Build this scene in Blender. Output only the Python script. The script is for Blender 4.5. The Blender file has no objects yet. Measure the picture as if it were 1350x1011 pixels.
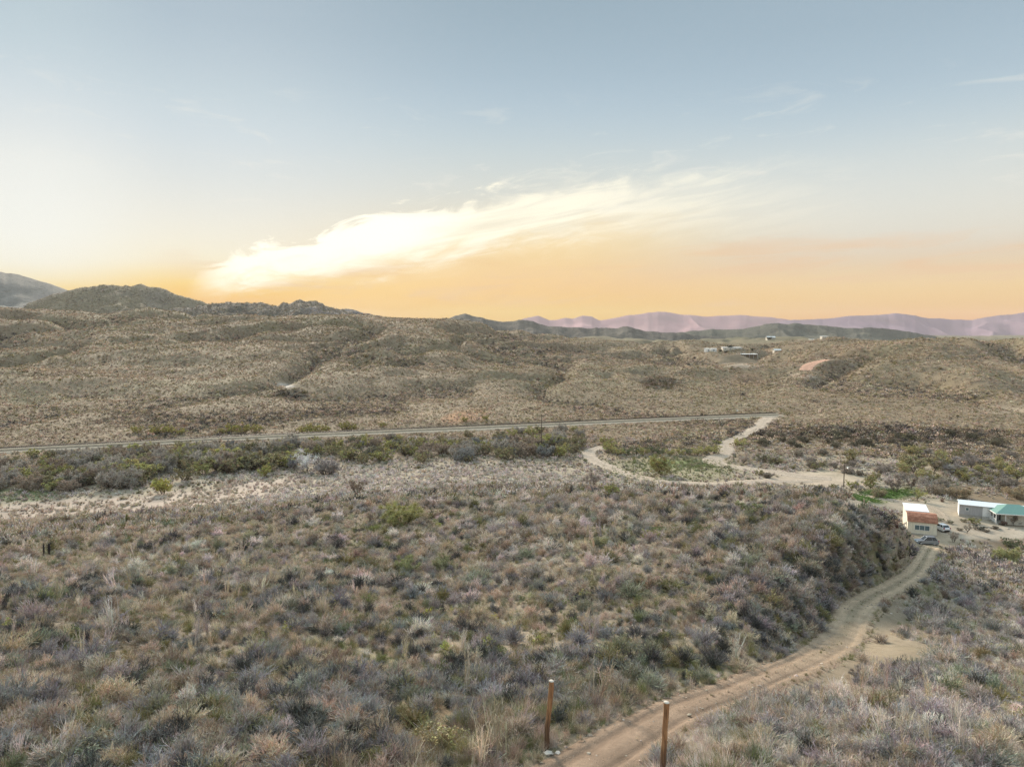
import bpy, bmesh, math, random
import numpy as np
from mathutils import Vector, Matrix
R = math.radians
rng = np.random.default_rng(7)
random.seed(7)
SC = bpy.context.scene
COL = SC.collection

# ------------------------------------------------------------------ camera
F, CX, CY, HZ = 929.0, 675.0, 505.5, 437.0        # focal length and horizon row, in pixels of the photograph
PITCH = math.atan((CY - HZ) / F)
CAMZ = 50.0
cam_d = bpy.data.cameras.new('camera')
cam = bpy.data.objects.new('camera', cam_d); COL.objects.link(cam)
cam_d.sensor_width = 36; cam_d.lens = 36 * F / 1350
cam_d.clip_start = 0.1; cam_d.clip_end = 60000
cam.location = (0, 0, CAMZ); cam.rotation_euler = (R(90) - PITCH, 0, 0)
SC.camera = cam
SC.view_settings.view_transform = 'Standard'; SC.view_settings.look = 'None'
SC.view_settings.exposure = 0.92; SC.view_settings.gamma = 1
SC.view_settings.use_curve_mapping = False
SC.cycles.use_denoising = True; SC.cycles.denoiser = 'OPENIMAGEDENOISE'; SC.cycles.denoising_input_passes = 'RGB_ALBEDO_NORMAL'; SC.cycles.denoising_prefilter = 'NONE'
SC.cycles.max_bounces = 5; SC.cycles.diffuse_bounces = 2; SC.cycles.volume_bounces = 0
SC.cycles.use_adaptive_sampling = True; SC.cycles.adaptive_threshold = 0.01

def lin(c):
    return tuple((v/255/12.92 if v/255 <= .04045 else ((v/255 + .055)/1.055)**2.4) for v in c)

# ------------------------------------------------------------------ node helper
class NT:
    def __init__(s, tree): s.t = tree; s.n = tree.nodes; s.l = tree.links
    def new(s, typ, **kw):
        n = s.n.new(typ)
        for k, v in kw.items(): setattr(n, k, v)
        return n
    def put(s, sock, v):
        if isinstance(v, bpy.types.NodeSocket): s.l.new(v, sock)
        elif v is not None:
            if hasattr(sock.default_value, '__len__') and hasattr(v, '__len__') and len(sock.default_value) == 4 and len(v) == 3: v = (*v, 1)
            sock.default_value = v
    def math(s, op, a, b=None, c=None, clamp=False):
        n = s.new('ShaderNodeMath', operation=op, use_clamp=clamp)
        for i, v in enumerate((a, b, c)):
            if v is not None: s.put(n.inputs[i], v)
        return n.outputs[0]
    def smooth(s, x, lo, hi):
        n = s.new('ShaderNodeMapRange', interpolation_type='SMOOTHSTEP')
        s.put(n.inputs[0], x); s.put(n.inputs[1], lo); s.put(n.inputs[2], hi)
        n.inputs[3].default_value = 0; n.inputs[4].default_value = 1
        return n.outputs[0]
    def mix(s, f, a, b, blend='MIX'):
        n = s.new('ShaderNodeMix', data_type='RGBA', blend_type=blend)
        s.put(n.inputs[0], f); s.put(n.inputs[6], a); s.put(n.inputs[7], b)
        return n.outputs[2]
    def noise(s, vec, scale, detail=4, rough=.55, dist=0):
        n = s.new('ShaderNodeTexNoise')
        if vec is not None: s.put(n.inputs['Vector'], vec)
        n.inputs['Scale'].default_value = scale; n.inputs['Detail'].default_value = detail
        n.inputs['Roughness'].default_value = rough; n.inputs['Distortion'].default_value = dist
        return n.outputs[0]
    def ramp(s, x, stops, interp='LINEAR'):
        n = s.new('ShaderNodeValToRGB'); cr = n.color_ramp; cr.interpolation = interp
        while len(cr.elements) < len(stops): cr.elements.new(.5)
        for e, (p, c) in zip(cr.elements, stops): e.position = p; e.color = (*c, 1)
        s.put(n.inputs[0], x); return n.outputs[0]
    def xyz(s, x, y, z):
        n = s.new('ShaderNodeCombineXYZ')
        for i, v in enumerate((x, y, z)): s.put(n.inputs[i], v)
        return n.outputs[0]

# ------------------------------------------------------------------ sky
SUN_AZ, SUN_EL = R(-21), R(21)                       # the glow behind the cloud bank, left of the middle
world = bpy.data.worlds.new('World'); SC.world = world; world.use_nodes = True
w = NT(world.node_tree); w.n.clear()
tc = w.new('ShaderNodeTexCoord')
nrm = w.new('ShaderNodeVectorMath', operation='NORMALIZE'); w.l.new(tc.outputs['Generated'], nrm.inputs[0])
sep = w.new('ShaderNodeSeparateXYZ'); w.l.new(nrm.outputs[0], sep.inputs[0])
DX, DY, DZ = sep.outputs
EL = w.math('MULTIPLY', w.math('ARCSINE', DZ), 180/math.pi)
AZ_ = w.math('MULTIPLY', w.math('ARCTAN2', DX, DY), 180/math.pi)
HAZE_D = 3.5e-5                                      # density of the evening air below; the sky is set so that it shows right through it
def elramp(px, stops, lo=-3.0, hi=50.0):
    pts = []
    for py, c in stops:
        u, v = (px - CX)/F, (CY - py)/F
        y, z = math.cos(PITCH) + v*math.sin(PITCH), v*math.cos(PITCH) - math.sin(PITCH)
        el = math.degrees(math.atan2(z, math.hypot(u, y))); T = math.exp(-HAZE_D*min(13500, 430/max(math.sin(R(el)), .01)))
        pts.append((el, tuple(max(.012, (a/1.892 - (1 - T)*J)/T) for a, J in zip(lin(c), (.66, .55, .47)))))
    pts.append((30.0, tuple(a*.92 for a in pts[-1][1]))); pts.append((48.0, pts[-1][1]))
    t = w.math('DIVIDE', w.math('SUBTRACT', EL, lo), hi - lo, clamp=True)
    return w.ramp(t, [((e - lo)/(hi - lo), c) for e, c in pts], 'B_SPLINE')
SKY_LL = elramp(70, [(440,(246,200,130)),(400,(250,210,140)),(385,(252,222,160)),(368,(251,238,208)),(345,(249,245,234)),(300,(247,246,241)),(215,(237,238,236)),(170,(224,229,232)),(120,(210,220,228)),(70,(197,211,221)),(15,(188,204,215))])
SKY_L = elramp(250, [(440,(246,198,124)),(400,(252,208,134)),(380,(252,214,146)),(365,(253,226,165)),(345,(248,239,218)),(300,(240,236,226)),(250,(226,228,227)),(200,(212,220,226)),(170,(206,217,226)),(120,(193,208,219)),(70,(182,198,212)),(15,(171,189,205))])
SKY_M = elramp(690, [(440,(246,202,140)),(415,(255,227,166)),(400,(254,217,164)),(370,(250,213,170)),(345,(239,214,182)),(320,(240,222,190)),(290,(232,224,206)),(255,(222,222,216)),(200,(203,214,219)),(150,(187,203,216)),(100,(175,193,208)),(15,(160,179,194))])
SKY_R = elramp(1200, [(440,(240,188,130)),(415,(251,213,168)),(395,(252,219,176)),(370,(249,221,180)),(340,(234,213,190)),(310,(232,226,214)),(260,(229,228,222)),(200,(214,221,223)),(150,(195,209,219)),(100,(182,199,213)),(15,(168,186,201))])
sky = w.mix(w.smooth(AZ_, -34, -24), SKY_LL, SKY_L)
sky = w.mix(w.smooth(AZ_, -24, 0), sky, SKY_M)
sky = w.mix(w.smooth(AZ_, 1, 29), sky, SKY_R)
nis = w.new('ShaderNodeTexSky', sky_type='NISHITA'); nis.sun_disc = False
nis.sun_elevation = SUN_EL; nis.sun_rotation = SUN_AZ; nis.air_density = 1.0; nis.dust_density = 1.0
nsc = w.mix(1.0, nis.outputs[0], (.10, .10, .10), 'MULTIPLY')
sky = w.mix(.985, nsc, sky)
# thin stretched cirrus, in azimuth / elevation degrees of the real sky
cv = w.xyz(w.math('MULTIPLY', AZ_, .05), w.math('MULTIPLY', w.math('ADD', EL, w.math('MULTIPLY', AZ_, -.05)), .42), 0.0)
n1 = w.noise(cv, 1.4, 6, .6, .6)
cv2 = w.xyz(w.math('MULTIPLY', AZ_, .16), w.math('MULTIPLY', w.math('ADD', EL, w.math('MULTIPLY', AZ_, -.14)), .55), 3.7)
n2 = w.noise(cv2, 1.1, 7, .62, 1.0)
# horizon bands
bandf = w.math('MULTIPLY', w.smooth(n1, .47, .66), w.math('MULTIPLY', w.smooth(EL, 1.2, 3.0), w.math('SUBTRACT', 1.0, w.smooth(EL, 5.0, 8.2))))
bandf = w.math('MULTIPLY', bandf, w.smooth(AZ_, -30, -14))
sky = w.mix(w.math('MULTIPLY', bandf, .8), sky, tuple(v*.52 for v in lin((236,200,164))))
# the long bright bank rising to the right
elc = w.math('ADD', w.math('ADD', 10.7, w.math('MULTIPLY', AZ_, .154)), w.math('MULTIPLY', w.math('MULTIPLY', AZ_, AZ_), -.0054))
dd = w.math('SUBTRACT', EL, elc)
dn = w.math('ADD', dd, w.math('MULTIPLY', w.math('SUBTRACT', n2, .5), 5.6))
top_edge = w.math('SUBTRACT', 1.0, w.smooth(dn, w.math('MULTIPLY', w.smooth(AZ_, -8, 10), -1.0), w.math('ADD', .8, w.math('MULTIPLY', w.smooth(AZ_, -8, 10), .6))))
lw = w.math('ADD', -2.7, w.math('MULTIPLY', w.smooth(AZ_, -20, -6), -2.4))
low_fade = w.smooth(dn, w.math('SUBTRACT', lw, .6), w.math('ADD', lw, 2.6))
azf = w.math('MULTIPLY', w.smooth(AZ_, -25, -20), w.math('SUBTRACT', 1.0, w.smooth(w.math('ADD', AZ_, w.math('MULTIPLY', w.math('SUBTRACT', n2, .5), 14)), 4, 29)))
bank = w.math('MULTIPLY', w.math('MULTIPLY', top_edge, low_fade), azf)
cv3 = w.xyz(w.math('MULTIPLY', AZ_, .10), w.math('MULTIPLY', w.math('ADD', EL, w.math('MULTIPLY', AZ_, -.17)), 1.1), 5.5)
n4 = w.noise(cv3, 1.0, 6, .6, .7)
bt = w.math('MULTIPLY', bank, w.math('ADD', .40, w.math('MULTIPLY', w.smooth(n4, .36, .62), .55)))
bt = w.math('MULTIPLY', bt, w.math('SUBTRACT', 1.0, w.math('MULTIPLY', w.smooth(AZ_, -3, 14), .3)))
sky = w.mix(bt, sky, (.61, .575, .475))
# yellow-orange underside
und = w.math('MULTIPLY', w.smooth(dn, -9, -5.5), w.math('SUBTRACT', 1.0, w.smooth(dn, -5, -2.0)))
und = w.math('MULTIPLY', w.math('MULTIPLY', und, w.math('SUBTRACT', 1.0, w.smooth(AZ_, 2, 20))), w.smooth(AZ_, -26, -14))
sky = w.mix(w.math('MULTIPLY', und, .45), sky, tuple(v*.55 for v in lin((254, 216, 140))))
# glare core where the sun sits behind the cloud
ax = w.math('DIVIDE', w.math('ADD', AZ_, 17.0), 9.0); ey = w.math('DIVIDE', w.math('SUBTRACT', EL, w.math('ADD', 5.6, w.math('MULTIPLY', w.math('ADD', AZ_, 19.0), .22))), 1.5)
core = w.math('MULTIPLY', bank, w.math('SUBTRACT', 1.0, w.smooth(w.math('ADD', w.math('ADD', w.math('MULTIPLY', ax, ax), w.math('MULTIPLY', ey, ey)), w.math('MULTIPLY', w.math('SUBTRACT', n2, .5), 2.0)), .6, 3.2)))
sky = w.mix(core, sky, (.67, .64, .55))
# faint wisps higher up
wv = w.xyz(w.math('MULTIPLY', AZ_, .11), w.math('MULTIPLY', EL, .5), 9.0)
n3 = w.noise(wv, 1.6, 6, .6, .8)
wisp = w.math('MULTIPLY', w.smooth(n3, .56, .74), w.math('MULTIPLY', w.smooth(EL, 7, 11), w.math('SUBTRACT', 1.0, w.smooth(EL, 15, 19))))
sky = w.mix(w.math('MULTIPLY', wisp, .30), sky, (.50, .48, .44))
boost = w.math('ADD', 1.0, w.math('MULTIPLY', w.smooth(EL, 27, 60), 1.7))
sky = w.mix(1.0, sky, w.xyz(boost, boost, w.math('MULTIPLY', boost, .97)), 'MULTIPLY')
bg = w.new('ShaderNodeBackground'); wo = w.new('ShaderNodeOutputWorld')
w.l.new(sky, bg.inputs[0]); bg.inputs[1].default_value = 1.0; w.l.new(bg.outputs[0], wo.inputs[0])
world.cycles.sampling_method = 'MANUAL'; world.cycles.sample_map_resolution = 512

# ------------------------------------------------------------------ sun: low, veiled by the cloud bank, so very soft
sl = bpy.data.lights.new('sun', 'SUN'); sun = bpy.data.objects.new('sun', sl); COL.objects.link(sun)
sl.energy = 3.9; sl.angle = R(12); sl.color = (1.0, .89, .75)
SUN_LAMP_EL = SUN_EL
sd = Vector((math.sin(SUN_AZ)*math.cos(SUN_LAMP_EL), math.cos(SUN_AZ)*math.cos(SUN_LAMP_EL), math.sin(SUN_LAMP_EL)))
sun.rotation_euler = sd.to_track_quat('Z', 'Y').to_euler()

# ------------------------------------------------------------------ shared helpers
def ray(px, py):
    """direction of a photograph pixel in the world, scaled so that world y = 1"""
    u = (np.asarray(px, float) - CX)/F; v = (CY - np.asarray(py, float))/F
    y = math.cos(PITCH) + v*math.sin(PITCH)
    return u/y, (v*math.cos(PITCH) - math.sin(PITCH))/y
def project(x, y, z):
    dz = z - CAMZ
    f = y*math.cos(PITCH) - dz*math.sin(PITCH); up = y*math.sin(PITCH) + dz*math.cos(PITCH)
    f = np.where(f < 1e-3, 1e-3, f)
    return CX + F*x/f, CY - F*up/f

def _hash(ix, iy, seed):
    h = (ix.astype(np.int64)*374761393 + iy.astype(np.int64)*668265263 + seed*974634777) & 0xFFFFFFFF
    h = ((h ^ (h >> 13))*1274126177) & 0xFFFFFFFF
    return ((h ^ (h >> 16)) & 0xFFFF)/65535.0
def vnoise(x, y, seed=0):
    x = np.asarray(x, float); y = np.asarray(y, float)
    ix = np.floor(x); iy = np.floor(y); fx = x - ix; fy = y - iy
    fx = fx*fx*fx*(fx*(fx*6 - 15) + 10); fy = fy*fy*fy*(fy*(fy*6 - 15) + 10)
    a = _hash(ix, iy, seed); b = _hash(ix+1, iy, seed); c = _hash(ix, iy+1, seed); d = _hash(ix+1, iy+1, seed)
    return (a*(1-fx) + b*fx)*(1-fy) + (c*(1-fx) + d*fx)*fy
def fbm(x, y, seed=0, octs=4, gain=.5):
    s = 0; a = 1; t = 0
    for o in range(octs):
        s = s + a*(vnoise(x*2**o + 17.3*o, y*2**o - 9.1*o, seed + o) - .5); t += a; a *= gain
    return s/t*2
def sstep(x, a, b):
    t = np.clip((x - a)/(b - a), 0, 1); return t*t*(3 - 2*t)
def pchip(xs, ys, xq):
    xs = np.asarray(xs, float); ys = np.asarray(ys, float)
    h = np.diff(xs); d = np.diff(ys)/h; m = np.zeros(len(xs))
    for i in range(1, len(xs)-1):
        if d[i-1]*d[i] > 0:
            w1 = 2*h[i] + h[i-1]; w2 = h[i] + 2*h[i-1]; m[i] = (w1 + w2)/(w1/d[i-1] + w2/d[i])
    m[0] = d[0]; m[-1] = d[-1]
    i = np.clip(np.searchsorted(xs, xq) - 1, 0, len(h)-1); t = np.clip((xq - xs[i])/h[i], 0, 1); hh = h[i]
    return (ys[i]*(2*t**3 - 3*t**2 + 1) + hh*m[i]*(t**3 - 2*t**2 + t) + ys[i+1]*(3*t**2 - 2*t**3) + hh*m[i+1]*(t**3 - t**2))

def mesh_np(name, verts, quads=None, tris=None, smooth=True):
    me = bpy.data.meshes.new(name)
    verts = np.asarray(verts, np.float32)
    me.vertices.add(len(verts)); me.vertices.foreach_set('co', verts.ravel())
    parts, sizes = [], []
    if quads is not None and len(quads): parts.append(np.asarray(quads, np.int32).ravel()); sizes.append(np.full(len(quads), 4, np.int32))
    if tris is not None and len(tris): parts.append(np.asarray(tris, np.int32).ravel()); sizes.append(np.full(len(tris), 3, np.int32))
    if parts:
        li = np.concatenate(parts); sz = np.concatenate(sizes)
        me.loops.add(len(li)); me.loops.foreach_set('vertex_index', li)
        st = np.concatenate([[0], np.cumsum(sz)[:-1]]).astype(np.int32)
        me.polygons.add(len(sz)); me.polygons.foreach_set('loop_start', st); me.polygons.foreach_set('loop_total', sz)
        if smooth: me.polygons.foreach_set('use_smooth', np.ones(len(sz), bool))
    me.update(calc_edges=True); me.validate()
    return me
def link(name, me, mat=None, parent=None, loc=(0,0,0), rz=0.0):
    o = bpy.data.objects.new(name, me); COL.objects.link(o)
    if mat is not None and me is not None and not me.materials: me.materials.append(mat)
    if parent is not None: o.parent = parent
    o.location = loc; o.rotation_euler = (0, 0, rz)
    return o
def tag(o, label=None, cat=None, group=None, kind=None):
    for k, v in (('label', label), ('category', cat), ('group', group), ('kind', kind)):
        if v: o[k] = v
    return o
def thing(name, label, cat, loc=(0,0,0), rz=0.0, group=None):
    return tag(link(name, None, loc=loc, rz=rz), label, cat, group)
def copy_tree(o, loc, rz=0.0, scale=(1,1,1), label=None, group=None):
    c = o.copy(); COL.objects.link(c); c.location = loc; c.rotation_euler = (0, 0, rz); c.scale = scale
    if label: c['label'] = label
    if group: c['group'] = group
    for ch in o.children:
        d = ch.copy(); COL.objects.link(d); d.parent = c
        for g in ch.children:
            e = g.copy(); COL.objects.link(e); e.parent = d
    return c

# ------------------------------------------------------------------ materials
def mat_basic(name, col, rough=.8, metal=0.0, var=.18, scale=3.0, bump=0.0, bscale=40.0, spec=.3, coat=0.0):
    m = bpy.data.materials.new(name); m.use_nodes = True; t = NT(m.node_tree)
    b = t.n['Principled BSDF']
    geo = t.new('ShaderNodeTexCoord').outputs['Object']
    n = t.noise(geo, scale, 5, .6)
    dark = tuple(c*(1-var) for c in col); lite = tuple(min(1, c*(1+var)) for c in col)
    c = t.ramp(n, [(.3, dark), (.7, lite)])
    t.put(b.inputs['Base Color'], c)
    b.inputs['Roughness'].default_value = rough; b.inputs['Metallic'].default_value = metal
    b.inputs['Specular IOR Level'].default_value = spec; b.inputs['Coat Weight'].default_value = coat
    if bump:
        bp = t.new('ShaderNodeBump'); bp.inputs['Strength'].default_value = bump; bp.inputs['Distance'].default_value = .05
        t.l.new(t.noise(geo, bscale, 4), bp.inputs['Height']); t.l.new(bp.outputs[0], b.inputs['Normal'])
    return m
def mat_plant(name, transl=.0):
    """plant tissue: own colour from the object's or instance's 'tint', small natural variation along and between twigs"""
    m = bpy.data.materials.new(name); m.use_nodes = True; t = NT(m.node_tree)
    b = t.n['Principled BSDF']
    a = t.new('ShaderNodeAttribute', attribute_type='INSTANCER', attribute_name='tint')
    v = t.new('ShaderNodeAttribute', attribute_type='GEOMETRY', attribute_name='leafvar')
    c = t.mix(1.0, a.outputs['Color'], v.outputs['Color'], 'MULTIPLY')
    t.put(b.inputs['Base Color'], c); b.inputs['Roughness'].default_value = .9; b.inputs['Specular IOR Level'].default_value = .1
    return m
M_PLANT = mat_plant('plant_tissue')

def mat_ground(name, far=False):
    m = bpy.data.materials.new(name); m.use_nodes = True; t = NT(m.node_tree)
    b = t.n['Principled BSDF']; b.inputs['Roughness'].default_value = .95; b.inputs['Specular IOR Level'].default_value = .08
    a = t.new('ShaderNodeAttribute', attribute_type='GEOMETRY', attribute_name='soil').outputs['Color']
    pos = t.new('ShaderNodeNewGeometry').outputs['Position']
    if far:
        n1 = t.noise(pos, .006, 6, .6); n2 = t.noise(pos, .05, 5, .65); n3 = t.noise(pos, .35, 3, .6)
        c = t.mix(t.smooth(n1, .35, .65), t.mix(1.0, a, (.86, .86, .88), 'MULTIPLY'), t.mix(1.0, a, (1.12, 1.1, 1.06), 'MULTIPLY'))
        c = t.mix(t.math('MULTIPLY', t.smooth(n2, .5, .68), .55), c, t.mix(1.0, a, (.55, .58, .52), 'MULTIPLY'))
        c = t.mix(t.math('MULTIPLY', t.smooth(n3, .52, .66), .55), c, t.mix(1.0, a, (.42, .46, .38), 'MULTIPLY'))
        t.put(b.inputs['Base Color'], c)
        bp = t.new('ShaderNodeBump'); bp.inputs['Strength'].default_value = .9; bp.inputs['Distance'].default_value = 6
        t.l.new(t.math('ADD', n2, t.math('MULTIPLY', n3, .25)), bp.inputs['Height']); t.l.new(bp.outputs[0], b.inputs['Normal'])
        return m
    n1 = t.noise(pos, .12, 5, .6); n2 = t.noise(pos, 1.1, 5, .65); n3 = t.noise(pos, 9.0, 4, .65)
    c = t.mix(t.smooth(n1, .3, .7), t.mix(1.0, a, (.80, .78, .76), 'MULTIPLY'), t.mix(1.0, a, (1.15, 1.12, 1.08), 'MULTIPLY'))
    c = t.mix(t.math('MULTIPLY', t.smooth(n2, .45, .72), .6), c, t.mix(1.0, a, (.62, .60, .55), 'MULTIPLY'))
    c = t.mix(t.math('MULTIPLY', t.smooth(n3, .52, .7), .5), c, t.mix(1.0, a, (1.45, 1.4, 1.32), 'MULTIPLY'))
    vo = t.new('ShaderNodeTexVoronoi', feature='F1'); t.l.new(pos, vo.inputs['Vector']); vo.inputs['Scale'].default_value = 5.5
    st = t.math('MULTIPLY', t.math('SUBTRACT', 1.0, t.smooth(vo.outputs['Distance'], .12, .22)), t.smooth(t.noise(pos, .5, 3), .5, .62))
    c = t.mix(t.math('MULTIPLY', st, .8), c, (.46, .40, .32))
    t.put(b.inputs['Base Color'], c)
    bp = t.new('ShaderNodeBump'); bp.inputs['Strength'].default_value = .7; bp.inputs['Distance'].default_value = .15
    t.l.new(t.math('ADD', n2, t.math('MULTIPLY', n3, .4)), bp.inputs['Height']); t.l.new(bp.outputs[0], b.inputs['Normal'])
    return m
M_GROUND = mat_ground('desert_soil'); M_FAR = mat_ground('far_hill_scrub', True)
M_HAZE_ROCK = bpy.data.materials.new('haze_tinted_rock'); M_HAZE_ROCK.use_nodes = True; t = NT(M_HAZE_ROCK.node_tree); b_ = t.n['Principled BSDF']; b_.inputs['Roughness'].default_value = .95; b_.inputs['Specular IOR Level'].default_value = .05
t.put(b_.inputs['Base Color'], t.mix(t.math('MULTIPLY', t.smooth(t.noise(t.new('ShaderNodeNewGeometry').outputs['Position'], .0022, 6, .6), .4, .65), .3), t.new('ShaderNodeAttribute', attribute_type='GEOMETRY', attribute_name='soil').outputs['Color'], (.20, .16, .16)))  # mountain base colour already carries the tint of distant haze

# ------------------------------------------------------------------ the terrain: real heights on a polar grid
COLS = {
 -200: [(1011,19),(850,40),(760,68),(708,100),(685,135),(668,190),(640,212),(615,236),(597,255),(590,270),(560,320),(520,400),(460,600),(422,780),(402,880)],
 0:    [(1011,19),(850,40),(760,68),(710,98),(690,130),(675,180),(640,210),(615,235),(593,261),(585,275),(560,315),(520,395),(460,600),(426,770),(405,880)],
 150:  [(1011,19),(855,39),(765,66),(711,94),(684,124),(668,175),(642,203),(620,229),(597,258),(585,277),(553,332),(510,440),(455,625),(425,785),(409,890)],
 300:  [(1011,19),(860,38),(770,64),(710,90),(680,115),(666,160),(645,195),(625,222),(600,255),(584,280),(574,300),(545,350),(500,480),(450,650),(426,800),(414,900)],
 500:  [(1011,19),(860,38),(770,62),(700,88),(670,108),(655,142),(640,190),(622,224),(600,258),(574,300),(566,315),(540,370),(500,490),(450,660),(430,800),(417,900)],
 650:  [(1011,19),(870,36),(780,57),(710,80),(665,105),(648,132),(635,185),(615,225),(598,255),(570,310),(562,325),(535,400),(500,510),(460,700),(438,850),(428,950)],
 800:  [(1011,19.3),(910,29),(850,39),(760,58),(700,80),(662,102),(650,118),(630,210),(610,240),(575,300),(560,330),(535,405),(505,520),(480,700),(462,900),(447,1200)],
 900:  [(1011,19.5),(940,27),(880,35),(840,41),(760,58),(700,80),(664,99),(650,113),(635,200),(605,245),(560,332),(550,365),(530,420),(505,520),(480,700),(465,900),(448,1250)],
 1000: [(1011,19.5),(950,26),(905,34),(880,38),(850,42),(800,51),(760,60),(700,80),(666,96),(651,108),(640,190),(632,210),(600,252),(570,305),(548,365),(530,420),(505,520),(478,720),(462,950),(447,1300)],
 1100: [(1011,20),(950,28),(900,38),(860,49),(838,56),(815,60),(780,63),(740,69),(690,80),(668,91),(655,104),(645,175),(640,200),(620,222),(590,262),(560,330),(535,395),(500,500),(472,650),(457,800),(448,950),(445,1300)],
 1150: [(1011,20),(950,28.5),(900,39),(850,52),(810,66),(785,79),(740,84),(700,91),(680,98),(671,108),(661,172),(655,185),(640,200),(600,245),(565,310),(540,375),(500,490),(470,610),(453,720),(448,900)],
 1185: [(1011,20),(950,29),(900,40),(850,53),(800,71),(770,89),(740,96),(714,103),(700,113),(691,130),(660,182),(640,200),(600,245),(568,304),(540,372),(500,482),(470,595),(450,700)],
 1215: [(1011,20),(950,29),(900,40),(850,54),(800,75),(757,104),(730,130),(712,147),(690,160),(660,182),(640,200),(600,245),(570,300),(540,370),(500,480),(470,590),(448,690)],
 1280: [(1011,20.5),(950,30),(900,42),(850,58),(800,81),(760,106),(725,138),(705,151),(690,160),(680,167),(650,191),(600,248),(570,300),(540,375),(500,480),(470,600),(447,700)],
 1350: [(1011,21),(950,31),(900,44),(850,62),(800,86),(760,112),(725,140),(705,151),(680,167),(650,191),(600,248),(570,305),(540,380),(500,490),(475,620),(449,760)],
 1550: [(1011,21),(950,31),(900,44),(850,62),(800,86),(760,112),(725,140),(705,151),(680,167),(650,191),(600,248),(570,305),(540,380),(500,490),(475,620),(447,800)],
}
azf_ = np.radians(np.arange(-47, 47.001, .08))
azs = np.concatenate([np.radians(np.arange(-180, -47, 2.0)), azf_, np.radians(np.arange(49, 180.1, 2.0))]); azs[-1] = math.pi
rs = np.concatenate([np.geomspace(1.0, 15, 28)[:-1], np.geomspace(15, 1100, 760)[:-1], np.geomspace(1100, 14000, 180)])
LR = np.log(rs)
cols_az, cols_z = [], []
for px in sorted(COLS):
    d, s = ray(np.full(len(COLS[px]), px), np.array([p for p, _ in COLS[px]]))
    dep = np.array([q for _, q in COLS[px]]); r = dep*np.hypot(1, d); z = CAMZ + dep*s
    # beyond the last point the land drops to a broad plain
    xr = np.concatenate([[0.5, 8], r, [r[-1]*1.28, r[-1]*1.9, 5000, 14000]])
    zb = min(z[-1], 16)
    xz = np.concatenate([[CAMZ-10.3, CAMZ-11.0], z, [z[-1] - 10 if z[-1] > 40 else z[-1]-3, zb - 6, 5, 2]])
    cols_az.append(math.atan(np.mean(d))); cols_z.append(pchip(np.log(xr), xz, LR))
cols_az = np.array(cols_az); cols_z = np.array(cols_z)
Zg = np.empty((len(azs), len(rs)))
for j in range(len(rs)): Zg[:, j] = np.interp(azs, cols_az, cols_z[:, j])
k = np.hanning(27); k /= k.sum()
Zp = np.pad(Zg, ((13, 13), (0, 0)), mode='edge'); Zg = sum(k[i]*Zp[i:i+len(azs)] for i in range(27))
AA, RRg = np.meshgrid(azs, rs, indexing='ij')
XX = RRg*np.sin(AA); YY = RRg*np.cos(AA)
# relief: hummocks near, gullies on the far hillsides
far_ = sstep(RRg, 300, 420)
Zg += .16*fbm(XX/3.2, YY/3.2, 3, 3)*sstep(RRg, 8, 16)*(1-sstep(RRg, 90, 200)) + .55*fbm(XX/17, YY/17, 5, 3)*sstep(RRg, 15, 40)*(1-sstep(RRg, 120, 200))
Zg += .5*fbm(XX/30, YY/30, 8, 3)*sstep(RRg, 180, 260)
gul = 1 - np.abs(fbm(XX/105 + .7*fbm(XX/160, YY/160, 31, 2), YY/190, 21, 3))*2
Zg += far_*(-15.0*np.clip(gul, 0, 1)**2.2 + 7.0*fbm(XX/75, YY/75, 23, 4))*sstep(RRg, 300, 640)
Zg += sstep(RRg, 1200, 3000)*14*fbm(XX/700, YY/700, 41, 4)

def zidx(x, y):
    a = np.arctan2(x, y); l = np.log(np.maximum(np.hypot(x, y), 1.001))
    fi = np.interp(a, azs, np.arange(len(azs))); fj = np.interp(l, LR, np.arange(len(rs)))
    return fi, fj
def bil(G, x, y):
    fi, fj = zidx(np.asarray(x, float), np.asarray(y, float))
    i = np.clip(fi.astype(int), 0, len(azs)-2); j = np.clip(fj.astype(int), 0, len(rs)-2); u = fi - i; v = fj - j
    return (G[i, j]*(1-u) + G[i+1, j]*u)*(1-v) + (G[i, j+1]*(1-u) + G[i+1, j+1]*u)*v
def zat(x, y): return bil(Zg, x, y)
T_ = np.geomspace(15, 5000, 3000)
def hit(px, py):
    """where the sight line of a photograph point meets the ground"""
    s, q = ray(px, py); y = T_; x = s*T_; z = CAMZ + q*T_
    below = z <= zat(x, y); i = int(np.argmax(below)) if below.any() else len(T_)-1
    t = T_[i]
    if 0 < i and below.any():
        a, b_ = T_[i-1], T_[i]
        for _ in range(18):
            m_ = .5*(a + b_)
            if CAMZ + q*m_ <= zat(np.array([s*m_]), np.array([m_]))[0]: b_ = m_
            else: a = m_
        t = b_
    return np.array([float(s*t), float(t), float(zat(np.array([s*t]), np.array([t]))[0])])
def at(px, depth):
    py = HZ
    for _ in range(4):
        s, _q = ray(px, py); x = float(s*depth); z = float(zat(np.array([x]), np.array([depth]))[0]); py = float(project(x, depth, z)[1])
    return np.array([x, depth, z])
def on_plane(px, py, z):
    s, q = ray(px, py); d = (z - CAMZ)/float(q); return np.array([float(s)*d, d, z])

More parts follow.
